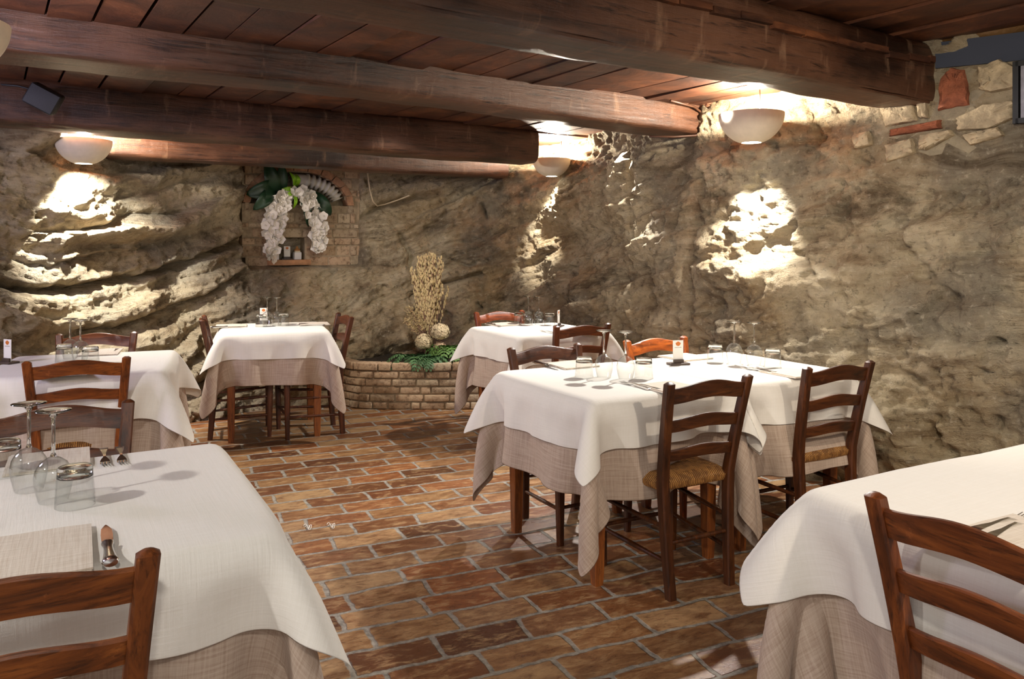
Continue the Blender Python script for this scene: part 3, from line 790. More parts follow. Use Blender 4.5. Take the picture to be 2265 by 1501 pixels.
PROTO = None; CH_POS = []
for (mid, g, tone, label, tb) in CHAIRS:
    g = Vector((g[0], g[1], 0)).normalized(); loc = Vector((mid[0], mid[1], 0)) - g * BACK_Y
    rz = math.atan2(g.y, g.x) - PI / 2; tone = tone + (1,)
    if PROTO is None: PROTO = make_chair(tone, label); PROTO.location = loc; PROTO.rotation_euler[2] = rz; PROTO['group'] = 'ladder-back dining chairs'
    else: dup(PROTO, loc, rz, label, 'ladder-back dining chairs', tone)
    CH_POS.append((loc, rz, tb))

def make_table(k, t):
    a, b = t['a'], t['b']; cx, cy = t['c']
    r = thing('dining_table', 'square-legged wooden ' + ('table under the cloths: ' if 0 else 'table under two cloths, ') + t['where'], 'table', (cx, cy, 0), math.radians(t['rz']), 'cloth-covered dining tables')
    MB().box((0, 0, H_TOP - .016), (2 * a - .05, 2 * b - .05, .028), bev=.004).build('tabletop', M['table'], r, auto=40)
    ix, iy = a - .085, b - .085
    for sx in (-1, 1):
        for sy in (-1, 1):
            mb = MB(); sweep(mb, [(sx * ix, sy * iy, 0), (sx * ix, sy * iy, .06), (sx * ix, sy * iy, .62), (sx * ix, sy * iy, H_TOP - .03)], [.019, .022, .031, .031], [.019, .022, .031, .031], .15)
            mb.build('leg', M['table'], r, auto=35)
    for sy in (-1, 1): MB().box((0, sy * iy, H_TOP - .075), (2 * ix, .022, .085)).build('apron', M['table'], r)
    for sx in (-1, 1): MB().box((sx * ix, 0, H_TOP - .075), (.022, 2 * iy, .085)).build('apron', M['table'], r)
for k, t in TABLES.items(): make_table(k, t)

# ---- cloth: position-based drape over the table and the tucked-in chairs
def box_push(P, c, half, ang, rad, W):
    """push points out of a rounded box"""
    ca, sa = math.cos(ang), math.sin(ang)
    X = P[..., 0] - c[0]; Y = P[..., 1] - c[1]
    lx = X * ca + Y * sa; ly = -X * sa + Y * ca; lz = P[..., 2] - c[2]
    q = np.stack([np.abs(lx) - half[0], np.abs(ly) - half[1], np.abs(lz) - half[2]], -1)
    qm = np.maximum(q, 0); outd = np.sqrt((qm ** 2).sum(-1)); ind = np.minimum(q.max(-1), 0)
    d = outd + ind - rad; hit = (d < 0) & (W > 0)
    if not hit.any(): return
    sg = np.stack([np.sign(lx), np.sign(ly), np.sign(lz)], -1)
    grad = np.where((outd > 1e-7)[..., None], qm / (outd[..., None] + 1e-9), (q == q.max(-1, keepdims=True)).astype(float)) * sg
    mv = -d[..., None] * grad
    dx = mv[..., 0] * ca - mv[..., 1] * sa; dy = mv[..., 0] * sa + mv[..., 1] * ca
    P[..., 0] += np.where(hit, dx, 0); P[..., 1] += np.where(hit, dy, 0); P[..., 2] += np.where(hit, mv[..., 2], 0)

def drape(a, b, h, ov, off, twist, colliders, seed, cell, bend, shear, plane=0, under=None, steps=110, iters=16):
    r_ = np.random.default_rng(seed)
    A, B = a + ov, b + ov; nx, ny = int(round(2 * A / cell)) + 1, int(round(2 * B / cell)) + 1
    gx, gy = np.meshgrid(np.linspace(-A, A, nx), np.linspace(-B, B, ny), indexing='ij')
    rx, ry = 2 * A / (nx - 1), 2 * B / (ny - 1); ct, st = math.cos(twist), math.sin(twist)
    P = np.stack([gx * ct - gy * st + off[0], gx * st + gy * ct + off[1], np.full(gx.shape, h + .002)], -1)
    P[..., 2] += .012 * (pnoise(gx * 4 + seed, gy * 4, seed * .37)) * (np.maximum(np.abs(P[..., 0]) - a, np.abs(P[..., 1]) - b) > .02)
    if plane:      # the side next to the neighbouring table starts folded down into the gap
        ex = plane * P[..., 0] - (a + .008); P[..., 2] -= np.maximum(ex, 0); P[..., 0] = plane * np.minimum(plane * P[..., 0], a + .008)
    rest_uv = np.stack([gx, gy], -1)
    W = np.where((np.abs(P[..., 0]) < a - .012) & (np.abs(P[..., 1]) < b - .012), 0.0, 1.0)
    V = np.zeros_like(P); dt = 1 / 60.0
    diag = math.hypot(rx, ry)
    def sat(Pa, Pb, wa, wb, L0, k):
        d = Pb - Pa; L = np.sqrt((d * d).sum(-1)) + 1e-9; s = wa + wb
        c = np.where(s > 0, (L - L0) / L * k / np.maximum(s, 1e-9), 0)[..., None] * d
        Pa += wa[..., None] * c; Pb -= wb[..., None] * c
    def jac(Pa, Pb, wa, wb, L0, k):
        d = Pb - Pa; L = np.sqrt((d * d).sum(-1)) + 1e-9
        return ((L - L0) / L * k)[..., None] * d
    wind = np.stack([pnoise(gx * 2.3 + seed, gy * 2.3, 3.), pnoise(gx * 2.3, gy * 2.3 + seed, 5.), gx * 0], -1)
    for it in range(steps):
        V[..., 2] -= 9.8 * dt; V *= .965
        V += wind * (.35 if it < steps * .5 else .0) * dt * 6
        Q = P + V * dt * W[..., None]; Q0 = P.copy(); P = Q
        for _ in range(iters):
            for o in (0, 1):
                n = (nx - o) // 2; sat(P[o:o + 2 * n:2], P[o + 1:o + 1 + 2 * n:2], W[o:o + 2 * n:2], W[o + 1:o + 1 + 2 * n:2], rx, 1.0)
                n = (ny - o) // 2; sat(P[:, o:o + 2 * n:2], P[:, o + 1:o + 1 + 2 * n:2], W[:, o:o + 2 * n:2], W[:, o + 1:o + 1 + 2 * n:2], ry, 1.0)
            C = np.zeros_like(P)
            for (s1, s2, L0, k) in (((slice(None, -1), slice(None, -1)), (slice(1, None), slice(1, None)), diag, shear), ((slice(1, None), slice(None, -1)), (slice(None, -1), slice(1, None)), diag, shear),
                                    ((slice(None, -2), slice(None)), (slice(2, None), slice(None)), 2 * rx, bend), ((slice(None), slice(None, -2)), (slice(None), slice(2, None)), 2 * ry, bend),
                                    ((slice(None, -4), slice(None)), (slice(4, None), slice(None)), 4 * rx, bend * .5), ((slice(None), slice(None, -4)), (slice(None), slice(4, None)), 4 * ry, bend * .5)):
                d = jac(P[s1], P[s2], 0, 0, L0, k); C[s1] += d; C[s2] -= d
            P += C * .5 * W[..., None]
            box_push(P, (0, 0, h - .03), (a - .012, b - .012, .018), 0, .012, W)
        for (c, hf, an, rad) in colliders: box_push(P, c, hf, an, rad, W)
        if plane > 0: P[..., 0] = np.minimum(P[..., 0], a + .010)
        if plane < 0: P[..., 0] = np.maximum(P[..., 0], -a - .010)
        P[..., 2] = np.maximum(P[..., 2], .02)
        if under is not None and it > 24 and (it % 4 == 0 or it > steps - 4):
            flat = P.reshape(-1, 3); wf = W.ravel()
            for i in np.where(wf > 0)[0]:
                hit = under.find_nearest(flat[i], .045)
                if hit[0] is None: continue
                sd = (Vector(flat[i]) - hit[0]).dot(hit[1])
                if sd < .004: 
                    nrm = hit[1]; flat[i] += np.array(nrm) * (.004 - sd) * (1 if sd > -.04 else 0)
            P = flat.reshape(P.shape)
        V = (P - Q0) / dt; V = np.clip(V, -3, 3)
    return P, rest_uv

def cloth_faces(nx, ny): return [(i * ny + j, (i + 1) * ny + j, (i + 1) * ny + j + 1, i * ny + j + 1) for i in range(nx - 1) for j in range(ny - 1)]

WOV = {'near_left': .165, 'left': .22, 'niche': .175, 'planter': .18, 'pair_left': .19, 'pair_right': .19, 'near_right': .19}
LOV = {'near_left': .40, 'left': .44, 'niche': .33, 'planter': .39, 'pair_left': .38, 'pair_right': .38, 'near_right': .47}
WOFF = {'near_left': (.02, -.02, .03), 'left': (0, 0, .02), 'niche': (0, 0, -.03), 'planter': (0, 0, .03), 'pair_left': (-.02, -.0, .015), 'pair_right': (.03, 0, -.02), 'near_right': (-.02, .0, .04)}
for ki, (k, t) in enumerate(TABLES.items()):
    a, b = t['a'], t['b']; rz = math.radians(t['rz']); cx, cy = t['c']; cols = []
    for (loc, crz, tb) in CH_POS:
        if tb != k: continue
        d = rot2((loc.x - cx, loc.y - cy), -rz); an = crz - rz
        cols.append(((d.x, d.y, SEAT_Z - .012), (.18, .165, .012), an, .022))
        bk = rot2((0, -.235), an); cols.append(((d.x + bk.x, d.y + bk.y, .62), (.19, .016, .25), an, .012))
    lg = [((sx * (a - .085), sy * (b - .085), .36), (.024, .024, .36), 0, .012) for sx in (-1, 1) for sy in (-1, 1)]
    pl = t.get('wall', 0)
    P1, u1 = drape(a, b, H_TOP + .001, LOV[k], (.01, -.012), .02 * (1 if ki % 2 else -1), cols + lg, 3 + ki, .031, .06, .22, pl, steps=120, iters=16)
    fs = cloth_faces(*P1.shape[:2]); bv = BVHTree.FromPolygons(P1.reshape(-1, 3).tolist(), fs)
    wo = WOFF[k]
    P2, u2 = drape(a + .004, b + .004, H_TOP + .005, WOV[k], wo[:2], wo[2], [c for c in cols if c[0][2] > .55], 31 + ki, .028, .22, .4, pl, under=bv, steps=100, iters=16)
    for (P, uvs, name, mat, lab, cat, grp) in (
        (P1, u1, 'linen_undercloth', M['linen'], 'greyish beige linen undercloth hanging below the white cloth of ' + t['where'], 'tablecloth', 'linen undercloths'),
        (P2, u2, 'white_tablecloth', M['white'], 'white cloth on top of ' + t['where'], 'tablecloth', 'white tablecloths')):
        nx, ny = P.shape[:2]; me = bpy.data.meshes.new(name); F = cloth_faces(nx, ny); me.from_pydata(P.reshape(-1, 3).tolist(), [], F); me.update()
        uvl = me.uv_layers.new(name='UVMap'); fu = uvs.reshape(-1, 2)[np.array(F).ravel()]; uvl.data.foreach_set('uv', fu.astype(np.float32).ravel())
        o = link(name, me, mat, None, smooth=True, loc=(cx, cy, 0), rz=rz); tag(o, lab, cat, grp)
        md = o.modifiers.new('weave', 'SOLIDIFY'); md.thickness = .0012; md.offset = 0
        md = o.modifiers.new('round', 'SUBSURF'); md.levels = 1; md.render_levels = 1
# ------------------------------------------------------------------ tableware
Z_T = H_TOP + .0085
def tumbler_mesh(mb):
    # upside down: wide rim on the cloth, thick base on top
    mb.lathe([(.0425, 0), (.0405, .03), (.0378, .0665)], 40)
    mb.lathe([(.0405, 0), (.0385, .03), (.0362, .0665)], 40)
    mb.lathe([(.0425, 0), (.0415, -.0006), (.0405, 0)], 40); return mb
def wine_bowl(mb):
    pr = [(.031, 0), (.036, .02), (.0405, .042), (.0415, .058), (.038, .076), (.029, .091), (.016, .101), (.007, .106)]
    mb.lathe(pr, 40); mb.lathe([(r - .0012, z) for r, z in pr[:-1]] + [(.0005, .103)], 40); return mb
def wine_stem(mb): return mb.lathe([(.0005, .104), (.007, .106), (.0046, .115), (.0040, .14), (.0040, .175), (.0050, .196), (.0095, .2030), (.0005, .2032)], 20)
def wine_foot(mb): return mb.lathe([(.0005, .2035), (.010, .2045), (.022, .2085), (.0385, .2125), (.0388, .2135), (.030, .2145), (.0005, .2155)], 40)
_tm = None; _wm = None
def tumbler(p, label, grp='upside-down tumblers'):
    global _tm
    if _tm is None:
        _tm = thing('tumbler', label, 'glass', p, 0, grp)
        tumbler_mesh(MB()).build('wall', M['glass'], _tm, smooth=True)
        MB().lathe([(.0005, .0745), (.02, .0735), (.033, .070), (.0363, .0665), (.0378, .067), (.0370, .086), (.0345, .0905), (.020, .092), (.0005, .092)], 40).build('thick_base', M['solid_glass'], _tm, auto=50)
        return _tm
    return dup(_tm, p, 0, label, grp)
def wine(p, label, grp='upside-down wine glasses'):
    global _wm
    if _wm is None:
        _wm = thing('wine_glass', label, 'wine glass', p, 0, grp)
        wine_bowl(MB()).build('bowl', M['glass'], _wm, smooth=True); wine_stem(MB()).build('stem', M['solid_glass'], _wm, smooth=True); wine_foot(MB()).build('foot', M['solid_glass'], _wm, smooth=True)
        return _wm
    return dup(_wm, p, 0, label, grp)

def fork_mesh():
    mb = MB()
    # outline along y, tines at +y; height profile gives the bow
    def strip(stations):
        vs = []; fs = []
        for (x0, x1, y, z, th) in stations: vs.extend([(x0, y, z), (x1, y, z), (x1, y, z + th), (x0, y, z + th)])
        for i in range(len(stations) - 1):
            for j in range(4): fs.append((i * 4 + j, i * 4 + (j + 1) % 4, i * 4 + 4 + (j + 1) % 4, i * 4 + 4 + j))
        fs += [(3, 2, 1, 0), tuple((len(stations) - 1) * 4 + j for j in range(4))]; mb.add(vs, fs)
    strip([(-.010, .010, -.102, .000, .006), (-.012, .012, -.096, .000, .008), (-.009, .009, -.07, .001, .008), (-.005, .005, -.03, .003, .006), (-.0035, .0035, .0, .006, .005), (-.0035, .0035, .028, .007, .004),
           (-.009, .009, .040, .005, .003), (-.012, .012, .052, .003, .0025), (-.0125, .0125, .060, .002, .0025)])
    for k in range(4):
        x = -.0108 + k * .0072
        strip([(x - .0017, x + .0017, .059, .002, .0025), (x - .0015, x + .0015, .080, .003, .002), (x - .0007, x + .0007, .100, .007, .0015)])
    return mb
def knife_mesh():
    mb = MB()
    mb.lathe([(.0005, -.122), (.0125, -.121), (.0155, -.115), (.0130, -.098), (.0095, -.06), (.0085, -.03), (.0115, -.012), (.0115, -.004), (.0005, -.003)], 14, M=Matrix(((1, 0, 0), (0, 0, 1), (0, .6, 0))), c=(0, 0, .0098))
    vs = []; fs = []
    st = [(-.009, .009, -.005), (-.010, .011, .01), (-.010, .0125, .05), (-.008, .012, .085), (-.001, .006, .108), (.002, .004, .114)]
    for (x0, x1, y) in st: vs.extend([(x0, y, .006), (x1, y, .007), (x1, y, .0078), (x0, y, .009)])
    for i in range(len(st) - 1):
        for j in range(4): fs.append((i * 4 + j, i * 4 + (j + 1) % 4, i * 4 + 4 + (j + 1) % 4, i * 4 + 4 + j))
    fs += [(3, 2, 1, 0), tuple(20 + j for j in range(4))]; mb.add(vs, fs); return mb
_cut = {}
def cutlery(kind, p, rz, label):
    if kind not in _cut:
        o = (fork_mesh() if kind == 'fork' else knife_mesh()).build(kind, M['steel'], auto=50); _cut[kind] = o
    else: o = _cut[kind].copy(); COL.objects.link(o)
    o.location = p; o.rotation_euler = (0, 0, rz); tag(o, label, kind, 'table ' + ('forks' if kind == 'fork' else 'knives')); return o
_nap = {}
def napkin(p, rz, label, w=.20, d=.27):
    if (w, d) not in _nap:
        mb = MB(); n = 14
        for layer, (z0, z1, sh) in enumerate([(0, .0035, .0), (.0038, .0075, .004)]):
            vs = []; fs = []
            for i in range(n + 1):
                for j in range(n + 1):
                    u, v = -1 + 2 * i / n, -1 + 2 * j / n; x = u * w / 2 * (1 - .02 * layer) + sh; y = v * d / 2 * (1 - .02 * layer)
                    wv = .0014 * (float(pnoise(x * 14, y * 14, 3. + layer)) + .7 * math.cos(v * 2)); vs.append((x, y, z1 + max(wv, -.001)))
            b = len(vs)
            for i in range(n + 1):
                for j in range(n + 1): vs.append((vs[i * (n + 1) + j][0], vs[i * (n + 1) + j][1], z0))
            for i in range(n):
                for j in range(n):
                    q = (i * (n + 1) + j, (i + 1) * (n + 1) + j, (i + 1) * (n + 1) + j + 1, i * (n + 1) + j + 1); fs.append(q); fs.append(tuple(b + k for k in q[::-1]))
            ring = [i * (n + 1) for i in range(n)] + [n * (n + 1) + j for j in range(n)] + [i * (n + 1) + n for i in range(n, 0, -1)] + [j for j in range(n, 0, -1)]
            for k in range(len(ring)): k2 = (k + 1) % len(ring); fs.append((ring[k], b + ring[k], b + ring[k2], ring[k2]))
            mb.add(vs, fs)
        o = mb.build('napkin', M['napkin'], auto=60); me = o.data; uvl = me.uv_layers.new(name='UVMap')
        for l in me.loops: c = me.vertices[l.vertex_index].co; uvl.data[l.index].uv = (c.x, c.y)
        _nap[(w, d)] = o
    else: o = _nap[(w, d)].copy(); COL.objects.link(o)
    o.location = p; o.rotation_euler = (0, 0, rz); tag(o, label, 'napkin', 'folded linen napkins'); return o
_card = None
def card_stand(p, rz, label, tilt=.0):
    global _card
    if _card is None:
        r = thing('menu_card_stand', label, 'card stand', p, rz, 'small menu card stands'); _card = r
        MB().box((0, 0, .005), (.105, .06, .010), bev=.0015).build('base', M['dark'], r, auto=40)
        MB().box((0, -.006, .018), (.054, .010, .018), bev=.001).build('slot_block', M['dark'], r, auto=40)
        c = MB().box((0, .0015, .066), (.056, .0022, .112)).build('card', M['paper'], r)
        lg = MB(); vs = [(0, -.0003, .105)] + [(.0135 * math.cos(q) * (1 + .08 * math.sin(5 * q)), -.0003, .105 + .0105 * math.sin(q) * (1 + .08 * math.cos(4 * q))) for q in np.linspace(0, 2 * PI, 28, endpoint=False)]
        fs = [(0, 1 + i, 1 + (i + 1) % 28) for i in range(28)]; lg.add(vs, fs); o = lg.build('logo', M['logo'], c); o.location = (0, 0, 0)
        ln = MB(); rr = random.Random(2); x = -.019
        while x < .018:
            w = rr.uniform(.001, .0022); ln.box((x + w / 2, .0002, .0865 + rr.uniform(-.0003, .0006)), (w, .0006, rr.uniform(.0022, .0034))); x += w + .0007
        ln.build('small_lettering', M['ink'], c)
        return r
    return dup(_card, p, rz, label, 'small menu card stands')

def tz(px, py, k=None): return at(px, py, Z_T)
ang = {k: math.radians(t['rz']) for k, t in TABLES.items()}
S1 = 'near_left'
# big table, bottom left
tumbler(tz(166, 1117), 'largest upside-down tumbler, in front of the wine glasses on the bottom left table')
tumbler(tz(10, 1050), 'upside-down tumbler cut by the left photo edge on the bottom left table')
wine(tz(64, 1084), 'upside-down wine glass, left one of the bottom left table')
wine(tz(118, 1108), 'upside-down wine glass, right one behind the big tumbler on the bottom left table')
napkin(Vector((-.925, 1.535, Z_T)), ang[S1], 'large folded napkin beside the flared-handle knife on the bottom left table')
cutlery('knife', Vector((-.806, 1.585, Z_T)), ang[S1] + .02, 'knife with flared handle right of the nearest napkin')
napkin(Vector((-1.285, 2.205, Z_T)), ang[S1], 'folded napkin at the far side of the bottom left table', .20, .22)
cutlery('fork', Vector((-1.15, 2.245, Z_T)), ang[S1] + PI, 'fork next to the far napkin on the bottom left table, nearer the napkin')
cutlery('fork', Vector((-1.112, 2.262, Z_T)), ang[S1] + PI, 'fork at the far side of the bottom left table, outer of two')
# left edge table
k = 'left'
tumbler(tz(142, 800), 'upside-down tumbler left of the wine glasses on the left edge table')
tumbler(tz(200, 806), 'upside-down tumbler right of the wine glasses on the left edge table')
wine(tz(155, 793), 'left upside-down wine glass on the left edge table'); wine(tz(178, 797), 'right upside-down wine glass on the left edge table')
card_stand(tz(16, 803), ang[k] - .75, 'menu card stand cut by the left edge, white card with orange emblem')
cutlery('fork', tz(92, 826), ang[k], 'fork just behind the honey brown chair on the left edge table')
napkin(tz(150, 822), ang[k], 'folded napkin behind the honey brown chair top on the left edge table')
cutlery('knife', tz(214, 816), ang[k], 'knife tip showing above the honey brown chair on the left edge table')
napkin(tz(222, 780), ang[k], 'pale folded napkin at the far side of the left edge table')
cutlery('fork', tz(255, 778), ang[k] + PI, 'fork right of the far napkin on the left edge table')
# niche table
k = 'niche'
tumbler(tz(578, 722), 'upside-down tumbler left of the wine glasses under the orchid niche'); tumbler(tz(627, 720), 'upside-down tumbler right of the wine glasses under the orchid niche')
wine(tz(591, 719), 'left upside-down wine glass on the table under the niche'); wine(tz(612, 720), 'right upside-down wine glass on the table under the niche')
card_stand(tz(583, 716), ang[k] - .3, 'menu card stand behind the tumbler on the table under the niche')
napkin(tz(512, 721), ang[k] - PI / 2, 'folded napkin at the left side of the table under the niche', .20, .22)
cutlery('knife', tz(505, 725), ang[k] - PI / 2, 'knife lying along the left napkin under the niche')
napkin(tz(695, 717), ang[k] + PI / 2, 'folded napkin at the right side of the table under the niche', .20, .22)
cutlery('fork', tz(688, 720), ang[k] + PI / 2, 'fork in front of the right napkin under the niche')
# planter table
k = 'planter'
tumbler(tz(1148, 717), 'upside-down tumbler left of the wine glasses on the far table beside the planter'); tumbler(tz(1216, 719), 'upside-down tumbler right of the wine glasses on the far planter table')
wine(tz(1169, 717), 'left upside-down wine glass on the far table beside the planter'); wine(tz(1192, 718), 'right upside-down wine glass on the far table beside the planter')
card_stand(tz(1236, 722), ang[k] + .75, 'narrow-looking menu card stand on the far table beside the planter')
napkin(tz(1112, 718), ang[k], 'folded napkin at the far left of the table beside the planter', .20, .22); cutlery('knife', tz(1094, 720), ang[k] + PI, 'knife left of the far napkin beside the planter')
napkin(tz(1300, 736), ang[k], 'folded napkin seen through the brown chair back at the planter table', .20, .22); cutlery('fork', tz(1212, 735), ang[k], 'fork at the near edge of the table beside the planter')
# middle pair, left
k = 'pair_left'
tumbler(tz(1292, 833), 'upside-down tumbler left of the wine glasses on the left middle table'); tumbler(tz(1424, 836), 'upside-down tumbler right of the wine glasses on the left middle table')
wine(tz(1336, 834), 'left upside-down wine glass on the left middle table'); wine(tz(1384, 838), 'right upside-down wine glass on the left middle table')
napkin(tz(1262, 808), ang[k], 'folded napkin at the far side of the left middle table', .20, .22)
cutlery('knife', tz(1212, 811), ang[k] + PI, 'knife left of the far napkin on the left middle table'); cutlery('fork', tz(1200, 807), ang[k] + PI - .1, 'fork at the far side of the left middle table')
napkin(tz(1480, 858), ang[k], 'folded napkin behind the dark chair post on the left middle table', .20, .22)
cutlery('fork', tz(1405, 854), ang[k], 'fork, left of two, in front of the wine glasses on the left middle table'); cutlery('fork', tz(1426, 856), ang[k], 'fork, right of two, in front of the wine glasses on the left middle table')
card_stand(tz(1500, 806), ang[k] - .25, 'menu card stand between the two middle tables, in front of the chair toned orange as if lit')
# middle pair, right
k = 'pair_right'
tumbler(tz(1582, 801), 'upside-down tumbler left of the wine glasses on the right middle table'); tumbler(tz(1709, 812), 'upside-down tumbler right of the wine glasses on the right middle table')
wine(tz(1624, 803), 'left upside-down wine glass on the right middle table'); wine(tz(1668, 807), 'right upside-down wine glass on the right middle table')
napkin(tz(1515, 791), ang[k], 'folded napkin behind the menu card stand on the right middle table', .20, .22)
napkin(tz(1752, 826), ang[k], 'folded napkin left of the right chair top on the right middle table', .20, .22)
cutlery('fork', tz(1674, 820), ang[k], 'fork, left of two, on the right middle table'); cutlery('fork', tz(1694, 822), ang[k], 'fork, right of two, on the right middle table')
# bottom right
k = 'near_right'
napkin(tz(2262, 1196), ang[k] - PI / 2, 'folded napkin cut by the right photo edge'); 
cutlery('fork', tz(2215, 1160), ang[k] - PI / 2, 'fork behind the bottom right chair, left of two'); cutlery('fork', tz(2235, 1172), ang[k] - PI / 2 + .12, 'fork behind the bottom right chair, nearer the chair slat')

# ------------------------------------------------------------------ bowl lamps
lens_m = material('lamp_lens'); _e = lens_m.add('Emission', {0: (1, .95, .85, 1), 1: 14.0}); lens_m.nt.links.new(_e.outputs[0], lens_m.out.inputs[0])
bulb_m = material('bulb_glow'); _e = bulb_m.add('Emission', {0: (1, .92, .78, 1), 1: 40.0}); bulb_m.nt.links.new(_e.outputs[0], bulb_m.out.inputs[0])
def bowl_lamp(p, R, label, up, down, aim, rod, ceil_z, color=(1, .9, .74), cone=60):
    r = thing('bowl_lamp', label, 'lamp', p, 0, 'plaster bowl lamps')
    mb = MB()
    outer = [(R * math.cos(q), -R * .95 * math.sin(q)) for q in np.linspace(0, 1.26, 18)]
    inner = [(x * .94, z * .94 + .0) for x, z in outer[::-1]]
    mb.lathe(outer + inner + [outer[0]], 48); mb.build('bowl', M['plaster'], r, auto=40)
    zb = outer[-1][1]; rb = outer[-1][0]
    MB().lathe([(.0005, zb + .004), (rb * .8, zb + .001), (rb * .98, zb + .006)], 32).build('lens', lens_m.m, r, smooth=True)
    MB().ico((0, 0, -.03), .022, 2).build('bulb', bulb_m.m, r, smooth=True)
    MB().tube([(rod[0], rod[1], zb * .6), (rod[0] * 1.02, rod[1], .05), (rod[0], rod[1], ceil_z - p[2])], .0035, 6).build('rod', M['dark'], r, smooth=True)
    l = lamp('lamp_glow', 'POINT', (0, 0, .02), up, color, .03); l.parent = r
    l = lamp('lamp_downlight', 'SPOT', (0, 0, zb - .012), down, (1, .98, .93), .015, None, cone, .8); l.parent = r
    d = Vector(aim) - (Vector(p) + Vector((0, 0, zb))); l.rotation_euler = d.to_track_quat('-Z', 'Y').to_euler()
    return r
def lamp_by_wall(px, pyrim, wid, gap, label, up, down, aim_py, rod, cone=60):
    w, nr = wall_at(px, pyrim + 90); d = w.y - gap; p = at(px, pyrim, d=d); R = wid / 2 / F_PX * d
    a, _ = wall_at(px, aim_py); bowl_lamp(p, R, label, up, down, a, rod, 2.31, cone=cone)
    print('LAMP', label, tuple(round(x, 2) for x in p), round(R, 3), 'wall', tuple(round(x, 2) for x in w))
lamp_by_wall(1662, 252, 141, .27, 'largest plaster bowl lamp, glowing below the broad beam on the right rock wall', 95, 190, 500, (.06, .03), 66)
lamp_by_wall(1220, 352, 84, .24, 'middle plaster bowl lamp at the end of the farthest ceiling beam', 90, 120, 520, (.09, .03), 50)
lamp_by_wall(185, 310, 115, .26, 'left plaster bowl lamp over the layered rock ledges', 150, 200, 520, (.05, .05), 95)
bowl_lamp((-1.86, 2.62, 2.10), .18, 'plaster bowl lamp just cut off by the left photo edge, under the ceiling', 30, 20, (-1.86, 2.62, 0), (.05, .1), 2.31, (.86, .82, 1.0))

# ------------------------------------------------------------------ speaker and cables
sp = thing('wall_speaker', 'small black loudspeaker tilted under the ceiling at the top left', 'speaker', at(97, 218, d=4.45))
Rm = Matrix.Rotation(math.radians(25), 3, 'Z') @ Matrix.Rotation(math.radians(28), 3, 'Y') @ Matrix.Rotation(math.radians(12), 3, 'X')
MB().box((0, 0, 0), (.165, .12, .125), bev=.014, M=Rm).build('cabinet', M['black'], sp, auto=50)
gm = plain('speaker_cloth', hexc('#38383a'), .9, noise=.15, nscale=300)
MB().box(Rm @ Vector((0, -.062, 0)), (.15, .006, .11), bev=.002, M=Rm).build('front_grille', gm, sp, auto=50)
MB().tube([Rm @ Vector((-.02, .05, .02)), Vector((-.12, .12, .09)), Vector((-.14, .3, .1))], .012, 8).build('bracket', M['black'], sp, smooth=True)
a0 = at(40, 190, d=4.6); MB_c = MB().tube([a0 + Vector((-.25, 0, .02)), a0, a0 + Vector((.12, .05, -.03)), at(97, 218, d=4.5) + Vector((-.05, .03, .03))], .006, 6)
tag(MB_c.build('cable', M['black'], smooth=True), 'black cable running from the loudspeaker to the left', 'cable')
white_c = plain('pale_cable', hexc('#cbb89a'), .6)
pts = []
for (px, py) in [(808, 372), (811, 390), (816, 420), (822, 445), (832, 455), (850, 452), (880, 442), (905, 432)]:
    p_, n_ = wall_at(px, py); pts.append(p_ + (Vector((0, 0, EYE)) - p_) * .014)
pts[0].z += .12
tag(MB().tube(pts, .007, 8).build('cable', white_c, smooth=True), 'pale cable hanging from the ceiling timber right of the niche', 'cable')
br_c = plain('brown_cable', hexc('#4b2f1f'), .5)
e = mn(4.06, 3.80, 2.42)
pts = [mn(3.7, 3.74, 2.30), mn(3.98, 3.80, 2.295), mn(4.10, 3.84, 2.27), mn(4.11, 3.85, 2.15), mn(4.06, 3.86, 2.115), mn(3.95, 3.95, 2.108), mn(3.8, 4.05, 2.11)]
tag(MB().tube(pts, .008, 8).build('cable', br_c, smooth=True), 'brown cable bent round the end of the middle beam', 'cable')
fr_ = MB(); A, B = on_stone(2256, 140), on_stone(2256, 276)
tt = Vector((-sn_.y, sn_.x, 0)); tt = tt if (tt.x * B.y - tt.y * B.x) > 0 else -tt
r = thing('picture_frame', 'black frame edge cut by the right photo border on the stone wall', 'picture frame', A + sn_ * .05)
hgt = A.z - B.z
MB().box((0, 0, -hgt / 2), (.025, .03, hgt), rz=math.atan2(tt.y, tt.x)).build('frame_side', M['black'], r)
for zz_ in (-.0125, -hgt + .0125): MB().box(tt * .2 + Vector((0, 0, zz_)), (.4, .03, .025), rz=math.atan2(tt.y, tt.x)).build('frame_rail', M['black'], r)
MB().box(tt * .21 + Vector((0, 0, -hgt / 2)), (.38, .01, hgt - .05), rz=math.atan2(tt.y, tt.x)).build('picture', plain('grey_print', hexc('#8a8790'), .5, noise=.2), r)
# ------------------------------------------------------------------ brick niche in the back wall
s_c, z_c = wall_sz(667, 480, NICHE_IN); i_c = int(np.argmin(np.abs(WS - s_c)))
NC = Vector((WP[i_c][0] + WN[i_c][0] * NICHE_IN, WP[i_c][1] + WN[i_c][1] * NICHE_IN, 0)); NN = Vector((WN[i_c][0], WN[i_c][1], 0)); NT = Vector((-NN.y, NN.x, 0))
if NT.x < 0: NT = -NT
def on_niche(px, py, off=0.0):
    r = Vector(((px - CX) / F_PX, 1, -(py - HY) / F_PX)); e = Vector((0, 0, EYE))
    return e + r * ((NC + NN * off - e).dot(NN) / r.dot(NN))
def nuv(px, py): p = on_niche(px, py); return (p - NC).dot(NT), p.z
NROT = math.atan2(NT.y, NT.x)
def npos(u, z, off=0.0): return NC + NT * u + NN * off + Vector((0, 0, z))
U0, ZB = nuv(536, 592); U1, ZT = nuv(798, 366)
ua, za = nuv(664, 452); urx = nuv(768, 452)[0] - ua; urz = nuv(664, 378)[1] - za
